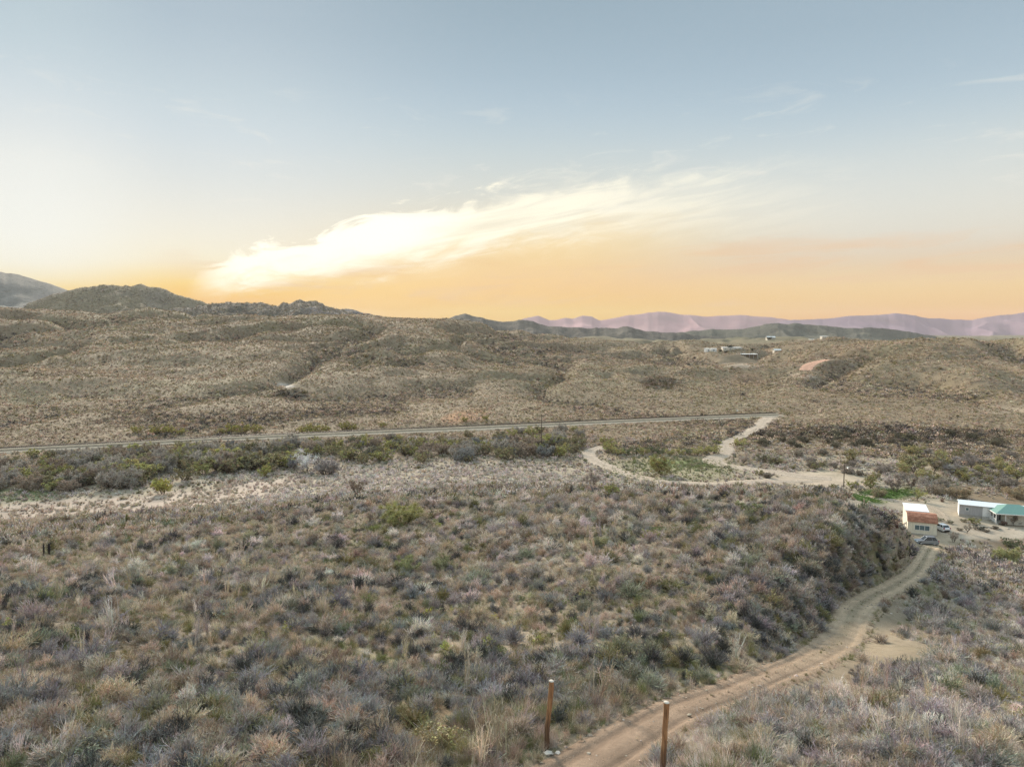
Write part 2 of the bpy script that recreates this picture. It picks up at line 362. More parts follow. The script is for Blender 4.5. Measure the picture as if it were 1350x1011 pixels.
def resample(P, step):
    P = np.asarray(P, float); seg = np.hypot(*np.diff(P[:, :2], axis=0).T); s = np.concatenate([[0], np.cumsum(seg)])
    n = max(8, int(s[-1]/step)); q = np.linspace(0, s[-1], n)
    out = np.stack([np.interp(q, s, P[:, i]) for i in range(P.shape[1])], 1)
    kk = np.hanning(min(15, n//2*2-1) + 2); kk /= kk.sum(); h = len(kk)//2
    pad = np.concatenate([2*out[:1] - out[h:0:-1], out, 2*out[-1:] - out[-2:-h-2:-1]])
    return np.stack([np.convolve(pad[:, i], kk, 'valid') for i in range(out.shape[1])], 1)
def near_line(P, x, y):
    """distance to the polyline and the line's own height there"""
    bd = np.full(x.shape, 1e9); bz = np.zeros(x.shape); bs = np.zeros(x.shape)
    for i in range(len(P)-1):
        ex, ey = P[i+1, :2] - P[i, :2]; u = np.clip(((x - P[i, 0])*ex + (y - P[i, 1])*ey)/(ex*ex + ey*ey + 1e-9), 0, 1)
        d = np.hypot(x - P[i, 0] - u*ex, y - P[i, 1] - u*ey); mk = d < bd
        bd[mk] = d[mk]; bz[mk] = (P[i, 2] + u*(P[i+1, 2] - P[i, 2]))[mk]
    return bd, bz
def grade(P, half, soft, lower=.06):
    """cut or fill the ground to the line's height"""
    x0, y0 = P[:, :2].min(0) - half - soft; x1, y1 = P[:, :2].max(0) + half + soft
    m_ = (XX > x0) & (XX < x1) & (YY > y0) & (YY < y1)
    idx = np.argwhere(m_); xs, ys = XX[m_], YY[m_]
    Q = P[::max(1, len(P)//260)]
    d, z = near_line(Q, xs, ys)
    t = 1 - sstep(d, half, half + soft)
    zz = Zg[m_]; Zg[m_] = zz*(1-t) + (z - lower)*t

def line_px(pts, step):
    return resample(np.array([hit(a, b_) for a, b_ in pts]), step)
RAIL = np.array([at(px, d) for px, d in ((-190,244),(-80,253),(0,261),(150,275),(300,291),(420,302),(520,311),(620,321),(713,331),(800,342),(870,351),(940,361),(985,368),(1022,374))])
RAIL[:, 2] = CAMZ + RAIL[:, 1]*ray(np.full(14, CX), np.array([601.5,597,593,584.5,577,571.5,567.5,563,559,555,552,549,547,545.5]))[1]
RAIL = resample(RAIL, 3.0)
zs = np.polyfit(np.arange(len(RAIL)), RAIL[:, 2], 3); RAIL[:, 2] = np.polyval(zs, np.arange(len(RAIL)))
grade(RAIL, 5.5, 7.0, .9)
ROAD_MAIN = line_px([(628,1090),(710,1040),(786,1000),(842,960),(903,934),(958,915),(1005,896),(1060,872),(1098,852),(1117,834),(1119,818),(1127,801),(1152,786),(1182,771),(1205,757),(1216,743),(1222,730),(1228,719)], .8)
ROAD_MAIN[:, 2] = np.convolve(np.pad(ROAD_MAIN[:, 2], 6, mode='edge'), np.ones(13)/13, 'valid')
grade(ROAD_MAIN, 1.4, 2.5, .065)
ROAD_LOOP = line_px([(792,589),(776,594),(775,600),(786,609),(804,616),(828,625),(857,632),(888,636.5),(918,638),(948,639),(974,636),(1002,634),(1035,633),(1070,634)], 1.5)
grade(ROAD_LOOP, 2.2, 3, .05)
ROAD_CROSS = line_px([(1022,547),(1012,551),(1002,562),(985,572),(962,581),(955,587),(958,594),(950,601),(936,607),(945,612),(966,615),(992,618),(1033,623),(1062,629),(1095,630)], 1.5)
ROAD_CROSS[:, 2] = np.convolve(np.pad(ROAD_CROSS[:, 2], 8, mode='edge'), np.ones(17)/17, 'valid')
grade(ROAD_CROSS, 2.6, 4, .05)
ROAD_HOUSE = np.array([at(px, d) for px, d in ((1085,199),(1100,193),(1122,187),(1150,184),(1188,178),(1212,177),(1236,170),(1246,158))]); ROAD_HOUSE[:, 2] = CAMZ - 43.6
ROAD_HOUSE = resample(ROAD_HOUSE, 1.5); ROAD_HOUSE[:, 2] = CAMZ - 43.6
grade(ROAD_HOUSE, 1.6, 3, .05)
ROAD_RED = line_px([(1062,488),(1064,482),(1070,478),(1078,475.5),(1090,474)], 4)
grade(ROAD_RED, 4.5, 12, .12)
YARD = np.array([at(1212, 155), at(1236, 152), at(1260, 155), at(1300, 160), at(1340, 163), at(1370, 165)]); YARD[:, 2] = CAMZ - 43.6
YARD = resample(YARD, 1.5); YARD[:, 2] = CAMZ - 43.6
grade(YARD, 8.0, 9.0, 0.0)

# soil colours (the ground's own colour in each area)
PXg, PYg = project(XX, YY, Zg)
front = (YY > 5)
def mixc(C, col, wgt):
    for i in range(3): C[..., i] = C[..., i]*(1 - wgt) + col[i]*wgt
def blob(px, py, cx, cy, rx, ry, ang=0, nz=None, soft=.35):
    c, s = math.cos(R(ang)), math.sin(R(ang)); dx = px - cx; dy = py - cy
    q = np.hypot((dx*c + dy*s)/rx, (-dx*s + dy*c)/ry)
    if nz is not None: q = q + nz
    return 1 - sstep(q, 1 - soft, 1 + soft)
edge = fbm(XX/6, YY/6, 51, 4)*.45
edgef = fbm(XX/22, YY/22, 52, 4)*.45
soil = np.empty(XX.shape + (3,))
soil[...] = (.215, .165, .112)
near_m = 1 - sstep(RRg, 120, 260)
mixc(soil, (.20, .162, .122), near_m)
dry = sstep(fbm(XX/11, YY/11, 61, 4), -.15, .35)
mixc(soil, (.28, .23, .165), dry*near_m*.8)
grn = sstep(fbm(XX/9, YY/9, 63, 4), .18, .45)
mixc(soil, (.155, .15, .075), grn*near_m*.65)
hill = sstep(RRg, 290, 360)
mixc(soil, (.225, .178, .122), hill)
mixc(soil, (.21, .178, .112), hill*sstep(fbm(XX/70, YY/50, 65, 4), .0, .4)*.7)
mixc(soil, (.15, .14, .09), sstep(RRg, 1000, 1600))
valley = sstep(RRg, 150, 185)*(1 - sstep(RRg, 228, 262))*(PXg < 1250)
mixc(soil, (.33, .285, .215), valley*.85)
SAND = [(60,678,150,17,-3),(200,665,120,14,-6),(310,648,90,9,-9),(-120,690,150,20,0),(30,688,90,10,0)]
for (cx, cy, rx, ry, an) in SAND: mixc(soil, (.38, .31, .255), front*blob(PXg, PYg, cx, cy, rx, ry, an, edge)*.95)
mixc(soil, (.44, .36, .28), front*blob(PXg, PYg, 1075, 632, 62, 11, 0, edge)*.95)
mixc(soil, (.37, .315, .235), front*blob(PXg, PYg, 1180, 612, 120, 22, 0, edge)*.8)
mixc(soil, (.40, .335, .26), front*blob(PXg, PYg, 1170, 664, 70, 9, 4, edge)*.9)
mixc(soil, (.37, .315, .245), front*blob(PXg, PYg, 1245, 682, 62, 22, 0, edge)*.9)
mixc(soil, (.42, .36, .29), front*blob(PXg, PYg, 1300, 704, 100, 9, 0, edge)*.9)
mixc(soil, (.36, .29, .21), front*blob(PXg, PYg, 1232, 715, 42, 13, 0, edge)*.9)
mixc(soil, (.10, .15, .045), front*(RRg > 165)*blob(PXg, PYg, 1160, 654, 48, 9, -6, edge)*.95)
for P_ in (ROAD_LOOP, ROAD_CROSS):
    m_ = (np.abs(XX - 60) < 110) & (YY > 170) & (YY < 420); d_, _z = near_line(P_[::3], XX[m_], YY[m_]); sub = soil[m_]; k_ = ((1 - sstep(d_ + 3.0*edge[m_], 1.5, 7.5))*.8)[:, None]; soil[m_] = sub*(1 - k_) + np.array((.40,.33,.26))*k_
mixc(soil, (.25, .235, .13), front*blob(PXg, PYg, 880, 620, 95, 18, 3, edgef)*.45)
mixc(soil, (.14, .19, .07), front*blob(PXg, PYg, 910, 612, 45, 5, 0, edge)*.7)
mixc(soil, (.13, .18, .06), front*blob(PXg, PYg, 1015, 605, 16, 6, 0, edge)*.8)
mixc(soil, (.13, .17, .085), front*blob(PXg, PYg, 20, 652, 60, 8, 0, edge)*.8)
mixc(soil, (.27, .225, .16), front*blob(PXg, PYg, 1180, 590, 190, 20, 0, edgef)*.5)
for (cx, cy, rx, ry, an) in [(1112,862,86,36,-30),(1175,860,60,24,0),(1180,790,30,26,-40),(1000,905,60,18,-25),(870,960,90,30,-28),(770,1000,70,25,-20)]:
    mixc(soil, (.262, .212, .152), front*blob(PXg, PYg, cx, cy, rx, ry, an, edge)*.85)
mixc(soil, (.12, .14, .06), front*blob(PXg, PYg, 700, 975, 60, 25, -20, edge)*.7)
mixc(soil, (.33, .28, .21), front*blob(PXg, PYg, 1230, 960, 190, 70, 0, edge)*.6)
mixc(soil, (.34, .20, .10), front*blob(PXg, PYg, 1212, 992, 24, 9, 0, edge)*.7)
mixc(soil, (.34, .28, .20), front*blob(PXg, PYg, 1290, 810, 70, 22, 10, edge)*.6)
mixc(soil, (.25, .175, .105), front*blob(PXg, PYg, 480, 960, 130, 50, -10, edge)*.75)
mixc(soil, (.36, .20, .11), front*blob(PXg, PYg, 610, 549, 28, 7, -8, edgef)*.8)
mixc(soil, (.38, .19, .11), front*blob(PXg, PYg, 987, 500, 22, 10, 0, edgef)*.25)
mixc(soil, (.33, .25, .17), front*blob(PXg, PYg, 540, 550, 70, 3.5, -10, edgef)*.7)
mixc(soil, (.38, .30, .22), front*blob(PXg, PYg, 1320, 540, 45, 5, 3, edgef)*.7)
mixc(soil, (.40, .32, .25), front*blob(PXg, PYg, 1055, 495, 18, 2.5, 8, edgef)*.8)
mixc(soil, (.40, .32, .25), front*blob(PXg, PYg, 985, 482, 32, 3, 0, edgef)*.8)
mixc(soil, (.46, .42, .37), front*blob(PXg, PYg, 376, 508, 12, 2.6, 8, edgef)*.9)
DARKS = [(384,520,20,7),(870,505,26,8)]
for (cx, cy, rx, ry) in DARKS: mixc(soil, (.10, .10, .085), front*blob(PXg, PYg, cx, cy, rx, ry, 0, edgef)*.6)
soil[..., 0] *= 1 + .0*RRg

nA, nR = XX.shape
ii = np.arange(nA*nR).reshape(nA, nR)
quads = np.stack([ii[:-1, :-1], ii[:-1, 1:], ii[1:, 1:], ii[1:, :-1]], -1).reshape(-1, 4)[:, ::-1]
V = np.stack([XX, YY, Zg], -1).reshape(-1, 3)
V = np.concatenate([V, [[0, 0, CAMZ-10.3]]])
tri = np.stack([np.full(nA-1, nA*nR), ii[:-1, 0], ii[1:, 0]], -1)[:, ::-1]
gme = mesh_np('ground', V, quads, tri)
ca = gme.attributes.new('soil', 'FLOAT_COLOR', 'POINT')
sc4 = np.ones((len(V), 4), np.float32); sc4[:-1, :3] = soil.reshape(-1, 3); sc4[-1, :3] = (.2, .16, .11)
ca.data.foreach_set('color', sc4.ravel())
ground = tag(link('ground', gme, M_GROUND), 'dry brown desert ground of slopes, valley and scrub hills', 'ground', kind='structure')

# ------------------------------------------------------------------ hills and mountains on the skyline
def ridge(name, crest, depth, slope_f, slope_b, col, label, rough=.06, gscale=60, kind='structure', rstep=110, az_step=.09, base_z=-30, colvar=None):
    crest = sorted(crest); px = np.array([c[0] for c in crest], float); py = np.array([c[1] for c in crest], float)
    d, s = ray(px, py); az = np.arctan(d); rr = depth*np.hypot(1, d); zc = CAMZ + depth*s
    a = np.arange(az[0], az[-1], R(az_step)); zcr = np.interp(a, az, zc); r0 = np.interp(a, az, rr)
    H0 = max(zcr.max() - base_z, 20); kk = np.hanning(5)[1:-1]; kk = np.array([0, 0, *kk, 0, 0]); kk /= kk.sum(); zcr = np.convolve(np.pad(zcr, 3, mode='edge'), kk, 'valid')
    zcr = zcr + H0*rough*.9*fbm(a*r0/(gscale*.22), a*0 + 3.3, 79, 4)
    H = max(zcr.max() - base_z, 20)
    span_f = H/slope_f; span_b = H/slope_b
    t = np.concatenate([-np.linspace(1, 0, rstep)**1.0*span_f, np.linspace(0, 1, rstep//2)[1:]*span_b])
    A, Tt = np.meshgrid(a, t, indexing='ij'); Rr = r0[:, None] + Tt; Zc = np.broadcast_to(zcr[:, None], A.shape)
    x = Rr*np.sin(A); y = Rr*np.cos(A); h = np.maximum(Zc - base_z, 0)
    fall = np.where(Tt < 0, -Tt/span_f, Tt/span_b)*H
    g = np.abs(fbm(x/gscale, y/gscale*.5, 71, 4))            # spurs and gullies running down the face
    dist_c = sstep(np.abs(Tt), span_f*.01, span_f*.35)
    z = Zc - fall*(.75 + .9*g*1.0) - dist_c*h*.22*g + rough*H*.35*fbm(x/(gscale*.35), y/(gscale*.35), 73, 4)*(.3 + .7*dist_c)
    n0, n1_ = A.shape; I = np.arange(n0*n1_).reshape(n0, n1_)
    q = np.stack([I[:-1, :-1], I[:-1, 1:], I[1:, 1:], I[1:, :-1]], -1).reshape(-1, 4)[:, ::-1]
    me = mesh_np(name, np.stack([x, y, z], -1).reshape(-1, 3), q)
    c4 = np.ones((n0*n1_, 4), np.float32); C = np.empty(A.shape + (3,)); C[...] = col
    if colvar is not None: mixc(C, colvar, sstep(fbm(x/(gscale*1.3), y/(gscale*1.3), 77, 4), .0, .5)*.8)
    c4[:, :3] = C.reshape(-1, 3)
    me.attributes.new('soil', 'FLOAT_COLOR', 'POINT').data.foreach_set('color', c4.ravel())
    return tag(link(name, me, M_HAZE_ROCK if 'mountain' in name else M_FAR), label, 'mountain' if 'mountain' in name else 'hill', kind=kind), (x, y, z)
hillA, hA = ridge('rocky_hill', [(-260,400),(-150,412),(-60,412),(0,410),(30,404),(60,392),(100,381),(130,376),(150,374.5),(175,376),(190,374.5),(205,377),(230,386),(252,395),(290,402),(330,409),(380,422)], 1500, .30, .35, (.25,.205,.14), 'tan rocky hill with a broken double top at the left skyline', .04, 120, colvar=(.25,.21,.17))
hillB, hB = ridge('hazy_hill', [(-420,372),(-300,350),(-200,343),(-100,350),(-50,354),(0,359),(25,362),(45,367),(70,375),(95,384),(130,395),(220,412),(330,424)], 2700, .28, .35, (.21,.20,.18), 'dark hazy hill at the far left edge of the skyline', .022, 420, colvar=(.23,.22,.19))  # haze put into this hill's greyed colour
hillC, hC = ridge('rocky_knoll', [(180,416),(240,407),(270,402),(300,399.5),(320,400),(345,398),(365,402),(380,398),(395,395),(410,397),(425,401),(440,406),(462,412),(490,416),(540,423),(600,430)], 1250, .26, .35, (.17,.145,.115), 'low dark rocky knoll right of the tan hill', .045, 60, colvar=(.26,.22,.20))
hillD, hD = ridge('bare_cone_hill', [(400,424),(430,413),(448,408.5),(458,406.5),(470,409),(490,414),(520,420),(560,428)], 2300, .3, .4, (.12,.115,.11), 'tiny dark hilltop peeping behind the rocky knoll', .05, 150)
hillE, hE = ridge('round_hill', [(540,432),(580,424),(600,416.5),(614,413.5),(628,417.5),(645,422),(662,424.5),(685,421.5),(700,423.5),(720,429),(760,431.5),(800,433),(829,430.5),(850,436),(893,439),(960,446)], 2600, .3, .4, (.13,.12,.10), 'small dark rounded hill in the middle of the skyline', .04, 160)
hillF, hF = ridge('long_dark_hill', [(780,446),(860,441),(900,438),(938,434),(960,435),(980,433.5),(1000,429),(1020,426.5),(1055,426.8),(1075,428.5),(1097,430.5),(1117,432.5),(1146,432),(1170,433.5),(1201,437.5),(1230,443),(1255,447.5),(1280,448.5),(1310,451.5),(1400,455)], 3100, .22, .35, (.125,.125,.10), 'long dark hill in front of the haze-pink mountains', .05, 200, colvar=(.17,.155,.12))
mtA, _ = ridge('mountain_range', [(620,436),(670,430),(690,420),(710,416.5),(724,422.5),(735,421),(746,418.5),(756,419.5),(768,415.5),(780,417),(790,422),(815,418.5),(829,415),(850,413),(869,411.5),(885,412.5),(913,416),(930,417.5),(950,416),(978,415),(1000,417),(1022,419),(1050,424),(1100,434)], 11000, .24, .4, (.36,.215,.235), 'distant haze-pink mountain range with jagged peaks', .05, 1100, rstep=90, base_z=0)  # pink of the hazy air painted into the rock colour
mtB, _ = ridge('mountain_range', [(985,432),(1030,424),(1050,421.5),(1077,421),(1100,419.5),(1122,416.5),(1150,415.5),(1176,413),(1195,415),(1216,418),(1240,420.5),(1262,421),(1280,422),(1298,419),(1315,416),(1335,414.5),(1352,411.5),(1400,408),(1500,412),(1600,420)], 9000, .24, .4, (.235,.17,.215), 'distant haze-purple mountain range at the right skyline', .05, 900, rstep=90, base_z=0)  # mauve distance haze painted into the base colour

# ------------------------------------------------------------------ air
hz_me = bpy.data.meshes.new('haze'); bm = bmesh.new()
bmesh.ops.create_cube(bm, size=1); bm.to_mesh(hz_me); bm.free()
mh = bpy.data.materials.new('haze_air'); mh.use_nodes = True; t = NT(mh.node_tree); t.n.clear()
pv = t.new('ShaderNodeVolumePrincipled'); pv.inputs['Color'].default_value = (.97, .85, .80, 1); pv.inputs['Density'].default_value = HAZE_D
ho = t.new('ShaderNodeOutputMaterial'); t.l.new(pv.outputs[0], ho.inputs['Volume'])
haze = tag(link('haze', hz_me, mh), 'thin pink evening haze over the far hills and mountains', 'haze', kind='stuff')
zlo = float(min(Zg.min(), -120) - 900); zhi = 480.0
zlo = -1200.0
haze.scale = (30000, 28000, zhi - zlo); haze.location = (0, 1500, (zhi + zlo)/2)

# ------------------------------------------------------------------ where nothing grows
bare = np.zeros(XX.shape)
def clear_line(P, half, soft, val=1.0):
    x0, y0 = P[:, :2].min(0) - half - soft; x1, y1 = P[:, :2].max(0) + half + soft
    m_ = (XX > x0) & (XX < x1) & (YY > y0) & (YY < y1)
    d, _ = near_line(P[::max(1, len(P)//260)], XX[m_], YY[m_])
    bare[m_] = np.maximum(bare[m_], val*(1 - sstep(d, half, half + soft)))
clear_line(ROAD_MAIN[:45], 1.0, .7); clear_line(ROAD_MAIN[45:], 1.45, .9); clear_line(ROAD_LOOP, 2.0, 1.2); clear_line(ROAD_CROSS, 2.4, 1.4)
clear_line(ROAD_HOUSE, 1.6, 1.0); clear_line(ROAD_RED, 5, 2); clear_line(RAIL, 5.0, 2.0)
for (cx, cy, rx, ry, an) in SAND: bare = np.maximum(bare, .42*front*blob(PXg, PYg, cx, cy, rx, ry, an, edge))
for (cx, cy, rx, ry, an, v) in [(1075,632,62,11,0,.97),(1170,664,70,9,4,.85),(1245,685,62,24,0,.93),(1300,704,100,9,0,.97),(1232,715,42,13,0,.95),(1160,654,48,9,-6,.35),
        (1112,862,88,36,-30,.93),(1175,860,62,24,0,.86),(1180,790,26,26,-40,.7),(985,908,50,14,-25,.6),(870,960,70,24,-28,.6),(1310,682,90,26,0,.93),(880,618,70,10,3,.5),(376,506,18,5,8,.9),(966,475,36,7,0,.8),(480,965,130,40,-10,.45)]:
    bare = np.maximum(bare, v*front*blob(PXg, PYg, cx, cy, rx, ry, an, edge))

# ------------------------------------------------------------------ roads and railway
def mat_dirt(name):
    m = bpy.data.materials.new(name); m.use_nodes = True; t = NT(m.node_tree)
    b = t.n['Principled BSDF']; b.inputs['Roughness'].default_value = .95; b.inputs['Specular IOR Level'].default_value = .08
    a = t.new('ShaderNodeAttribute', attribute_type='GEOMETRY', attribute_name='soil').outputs['Color']
    pos = t.new('ShaderNodeNewGeometry').outputs['Position']
    n1 = t.noise(pos, .7, 5, .6); n2 = t.noise(pos, 6, 5, .7); n3 = t.noise(pos, 30, 3, .6)
    c = t.mix(t.smooth(n1, .3, .7), t.mix(1.0, a, (.84, .82, .80), 'MULTIPLY'), t.mix(1.0, a, (1.12, 1.1, 1.08), 'MULTIPLY'))
    c = t.mix(t.math('MULTIPLY', t.smooth(n2, .5, .7), .5), c, t.mix(1.0, a, (.72, .70, .66), 'MULTIPLY'))
    c = t.mix(t.math('MULTIPLY', t.smooth(n3, .58, .7), .6), c, t.mix(1.0, a, (1.5, 1.45, 1.4), 'MULTIPLY'))
    vo = t.new('ShaderNodeTexVoronoi', feature='F1'); t.l.new(pos, vo.inputs['Vector']); vo.inputs['Scale'].default_value = 6.5
    stn = t.math('MULTIPLY', t.math('SUBTRACT', 1.0, t.smooth(vo.outputs['Distance'], .10, .19)), t.smooth(t.noise(pos, .8, 3), .46, .6))
    c = t.mix(t.math('MULTIPLY', stn, .75), c, (.47, .40, .32))
    t.put(b.inputs['Base Color'], c)
    bp = t.new('ShaderNodeBump'); bp.inputs['Strength'].default_value = .9; bp.inputs['Distance'].default_value = .12
    t.l.new(t.math('ADD', n2, n3), bp.inputs['Height']); t.l.new(bp.outputs[0], b.inputs['Normal'])
    return m
M_DIRT = mat_dirt('graded_dirt'); M_BALLAST = mat_dirt('ballast_stone')
def strip(P, prof, colf, name, mat, seed=0, wob=.25, parent=None, wide_at=None, lump=.02):
    """prof: list of (offset, height); the outermost pair is buried so the edge wanders"""
    T = np.gradient(P[:, :2], axis=0); T /= np.linalg.norm(T, axis=1)[:, None] + 1e-9
    N = np.stack([T[:, 1], -T[:, 0]], 1); n = len(P); kx = np.arange(n)
    V = np.empty((n, len(prof), 3)); C = np.ones((n, len(prof), 4), np.float32)
    for j, (o, h) in enumerate(prof):
        o0 = o; o = o if wide_at is None else o*wide_at(kx/(n-1.)); oo = o + wob*np.sign(o)*fbm(kx/7., np.full(n, 3.1*np.sign(o)), 80 + seed, 3)*max(0., min(1., abs(o0) - .95))
        V[:, j, :2] = P[:, :2] + N*oo[:, None]; V[:, j, 2] = P[:, 2] + h + .02*lump/.02*fbm(kx/9., np.full(n, j*7.7), 90 + seed, 3)*(abs(h) < .2)
        C[:, j, :3] = colf(o0, kx/(n-1.), P)
    I = np.arange(n*len(prof)).reshape(n, -1)
    q = np.stack([I[:-1, :-1], I[1:, :-1], I[1:, 1:], I[:-1, 1:]], -1).reshape(-1, 4)[:, ::-1]
    me = mesh_np(name, V.reshape(-1, 3), q)
    me.attributes.new('soil', 'FLOAT_COLOR', 'POINT').data.foreach_set('color', C.ravel())
    return link(name, me, mat, parent)
def col_main(o, s, P):
    red = np.array((.375,.275,.20)); tan = np.array((.51,.395,.275)); mid = np.array((.30,.255,.175))
    f = sstep(s, .10, .42)[:, None]; c = red*(1-f) + tan*f
    if abs(o) < .35: c = c*(1 - .55*f) + mid*.55*f
    g_ = fbm(s*170, np.full(len(s), o*3.3), 95, 3)[:, None]; c = c*(1 + .18*g_)
    if .5 < abs(o) < 1.0: c = c*(1.14 - .34*(1-f))
    if abs(o) > 1.3: c = c*.92
    return c
rp = [(-1.95,-.09),(-1.55,-.03),(-1.25,.04),(-1.05,.0),(-.92,-.045),(-.72,-.045),(-.6,.0),(-.45,.0),(-.25,.05),(-.05,.03),(.2,.06),(.45,.0),(.6,.0),(.72,-.045),(.92,-.045),(1.05,.0),(1.25,.04),(1.55,-.03),(1.95,-.09)]
tag(strip(ROAD_MAIN, rp, col_main, 'dirt_road', M_DIRT, 1, .35, None, lambda q: .66 + .34*sstep(q, .12, .34), .006), 'rutted reddish dirt track winding down past two wooden posts', 'road', kind='structure')
wide = lambda w_: [(-w_,-.3),(-w_*.8,.02),(-w_*.45,.02),(0,.06),(w_*.45,.02),(w_*.8,.02),(w_,-.3)]
cc = lambda c: (lambda o, s, P: np.tile(np.array(c)*(1.05 if abs(o) > .5 else .92), (len(s), 1)))
tag(strip(ROAD_LOOP, wide(2.9), cc((.44,.365,.29)), 'dirt_road', M_DIRT, 2, 1.1), 'pale sandy track curving round the grassy flat with a lone bush', 'road', kind='structure')
tag(strip(ROAD_CROSS, wide(3.8), cc((.44,.365,.29)), 'dirt_road', M_DIRT, 3, 1.4), 'pale dirt track winding down from the railway crossing', 'road', kind='structure')
tag(strip(ROAD_HOUSE, wide(2.0), cc((.42,.345,.265)), 'dirt_road', M_DIRT, 4, .4), 'pale dirt drive running behind the spur to the cabin', 'road', kind='structure')
tag(strip(ROAD_RED, wide(6.0), cc((.50,.30,.215)), 'dirt_road', M_DIRT, 5, .8), 'short red dirt road bend on the far slope by the ranch', 'road', kind='structure')
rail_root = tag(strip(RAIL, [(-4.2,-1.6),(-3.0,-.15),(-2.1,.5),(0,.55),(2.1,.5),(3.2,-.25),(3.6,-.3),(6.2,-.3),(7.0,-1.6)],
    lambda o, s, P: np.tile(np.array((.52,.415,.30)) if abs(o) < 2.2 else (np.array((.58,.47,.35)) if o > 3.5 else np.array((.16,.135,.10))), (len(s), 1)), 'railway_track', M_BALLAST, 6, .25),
    'straight railway line on pale ballast crossing below the hills', 'railway', kind='structure')
M_RAIL = mat_basic('rusty_rail', (.10,.075,.06), .6, .3); M_SLEEPER = mat_basic('sleeper_wood', (.15,.13,.115), .9)

class MB:
    def __init__(s): s.v = []; s.f = []; s.fm = []
    def add(s, vs, fs, m=0):
        k = len(s.v); s.v += [tuple(map(float, v)) for v in vs]; s.f += [tuple(i + k for i in f) for f in fs]; s.fm += [m]*len(fs); return s
    def box(s, x0, x1, y0, y1, z0, z1, m=0):
        return s.add([(x0,y0,z0),(x1,y0,z0),(x1,y1,z0),(x0,y1,z0),(x0,y0,z1),(x1,y0,z1),(x1,y1,z1),(x0,y1,z1)],
              [(0,3,2,1),(4,5,6,7),(0,1,5,4),(1,2,6,5),(2,3,7,6),(3,0,4,7)], m)
    def slab(s, quad, th, m=0):
        """thick plate from a quad (counter-clockwise from above), thickened downwards"""
        q = [Vector(a) for a in quad]; n = (q[1]-q[0]).cross(q[2]-q[0]).normalized()*th; k = len(q)
        return s.add(q + [a - n for a in q], [tuple(range(k)), tuple(range(2*k-1, k-1, -1))] + [(i, i+k, (i+1) % k + k, (i+1) % k) for i in range(k)], m)
    def prism(s, poly, y0, y1, m=0):
        k = len(poly)
        return s.add([(a, y0, b) for a, b in poly] + [(a, y1, b) for a, b in poly],
              [tuple(range(k)), tuple(range(2*k-1, k-1, -1))] + [(i, i+k, (i+1) % k + k, (i+1) % k) for i in range(k)], m)
    def tube(s, pts, rad, n=8, m=0):
        pts = [Vector(p) for p in pts]; rings = []
        for i, p in enumerate(pts):
            d = (pts[min(i+1, len(pts)-1)] - pts[max(i-1, 0)]).normalized()
            a = d.orthogonal().normalized() if abs(d.z) < .99 else Vector((1,0,0)); a = (a - d*a.dot(d)).normalized(); b = d.cross(a)
            r = rad[i] if hasattr(rad, '__len__') else rad
            rings.append([p + (a*math.cos(2*math.pi*k/n) + b*math.sin(2*math.pi*k/n))*r for k in range(n)])
        vs = [v for r_ in rings for v in r_]; fs = []
        for i in range(len(rings)-1):
            for k in range(n): fs.append((i*n+k, i*n+(k+1) % n, (i+1)*n+(k+1) % n, (i+1)*n+k))
        fs += [tuple(range(n-1, -1, -1)), tuple(range((len(rings)-1)*n, len(rings)*n))]
        return s.add(vs, fs, m)
    def build(s, name, mat, parent=None, loc=(0,0,0), rz=0.0, smooth=False, bevel=0.0):
        me = bpy.data.meshes.new(name); me.from_pydata(s.v, [], s.f); me.update()
        b = bmesh.new(); b.from_mesh(me); bmesh.ops.recalc_face_normals(b, faces=b.faces)
        if bevel: bmesh.ops.bevel(b, geom=[e for e in b.edges if e.calc_face_angle(0) > .5], offset=bevel, segments=2, affect='EDGES', clamp_overlap=True)
        b.to_mesh(me); b.free()
        for f_ in me.polygons: f_.use_smooth = smooth
        if smooth: me.set_sharp_from_angle(angle=R(40))
        for m_ in (mat if isinstance(mat, (list, tuple)) else [mat]): me.materials.append(m_)
        return link(name, me, None, parent, loc, rz)
T2 = np.gradient(RAIL[:, :2], axis=0); T2 /= np.linalg.norm(T2, axis=1)[:, None]; N2 = np.stack([T2[:, 1], -T2[:, 0]], 1)
for o in (-.72, .72):
    b = MB(); vs = []; fs = []
    for i, p in enumerate(RAIL):
        for (a_, h_) in ((-.06,.56),(.06,.56),(.06,.80),(-.06,.80)):
            q = p[:2] + N2[i]*(o + a_); vs.append((q[0], q[1], p[2] + h_))
    for i in range(len(RAIL)-1):
        for k in range(4): fs.append((i*4+k, i*4+(k+1) % 4, i*4+4+(k+1) % 4, i*4+4+k))
    b.add(vs, fs).build('rail', M_RAIL, rail_root)
b = MB(); fine = resample(RAIL, .65); Tf = np.gradient(fine[:, :2], axis=0); Tf /= np.linalg.norm(Tf, axis=1)[:, None]
for p, tt in zip(fine, Tf):
    n_ = np.array((tt[1], -tt[0])); vs = []
    for z_ in (.5, .59):
        for (a_, c_) in ((-1.3,-.12),(1.3,-.12),(1.3,.12),(-1.3,.12)): q = p[:2] + n_*a_ + tt*c_; vs.append((q[0], q[1], p[2] + z_))
    b.add(vs, [(4,5,6,7),(0,1,5,4),(1,2,6,5),(2,3,7,6),(3,0,4,7)])
so = b.build('sleepers', M_SLEEPER, rail_root); so['kind'] = 'stuff'

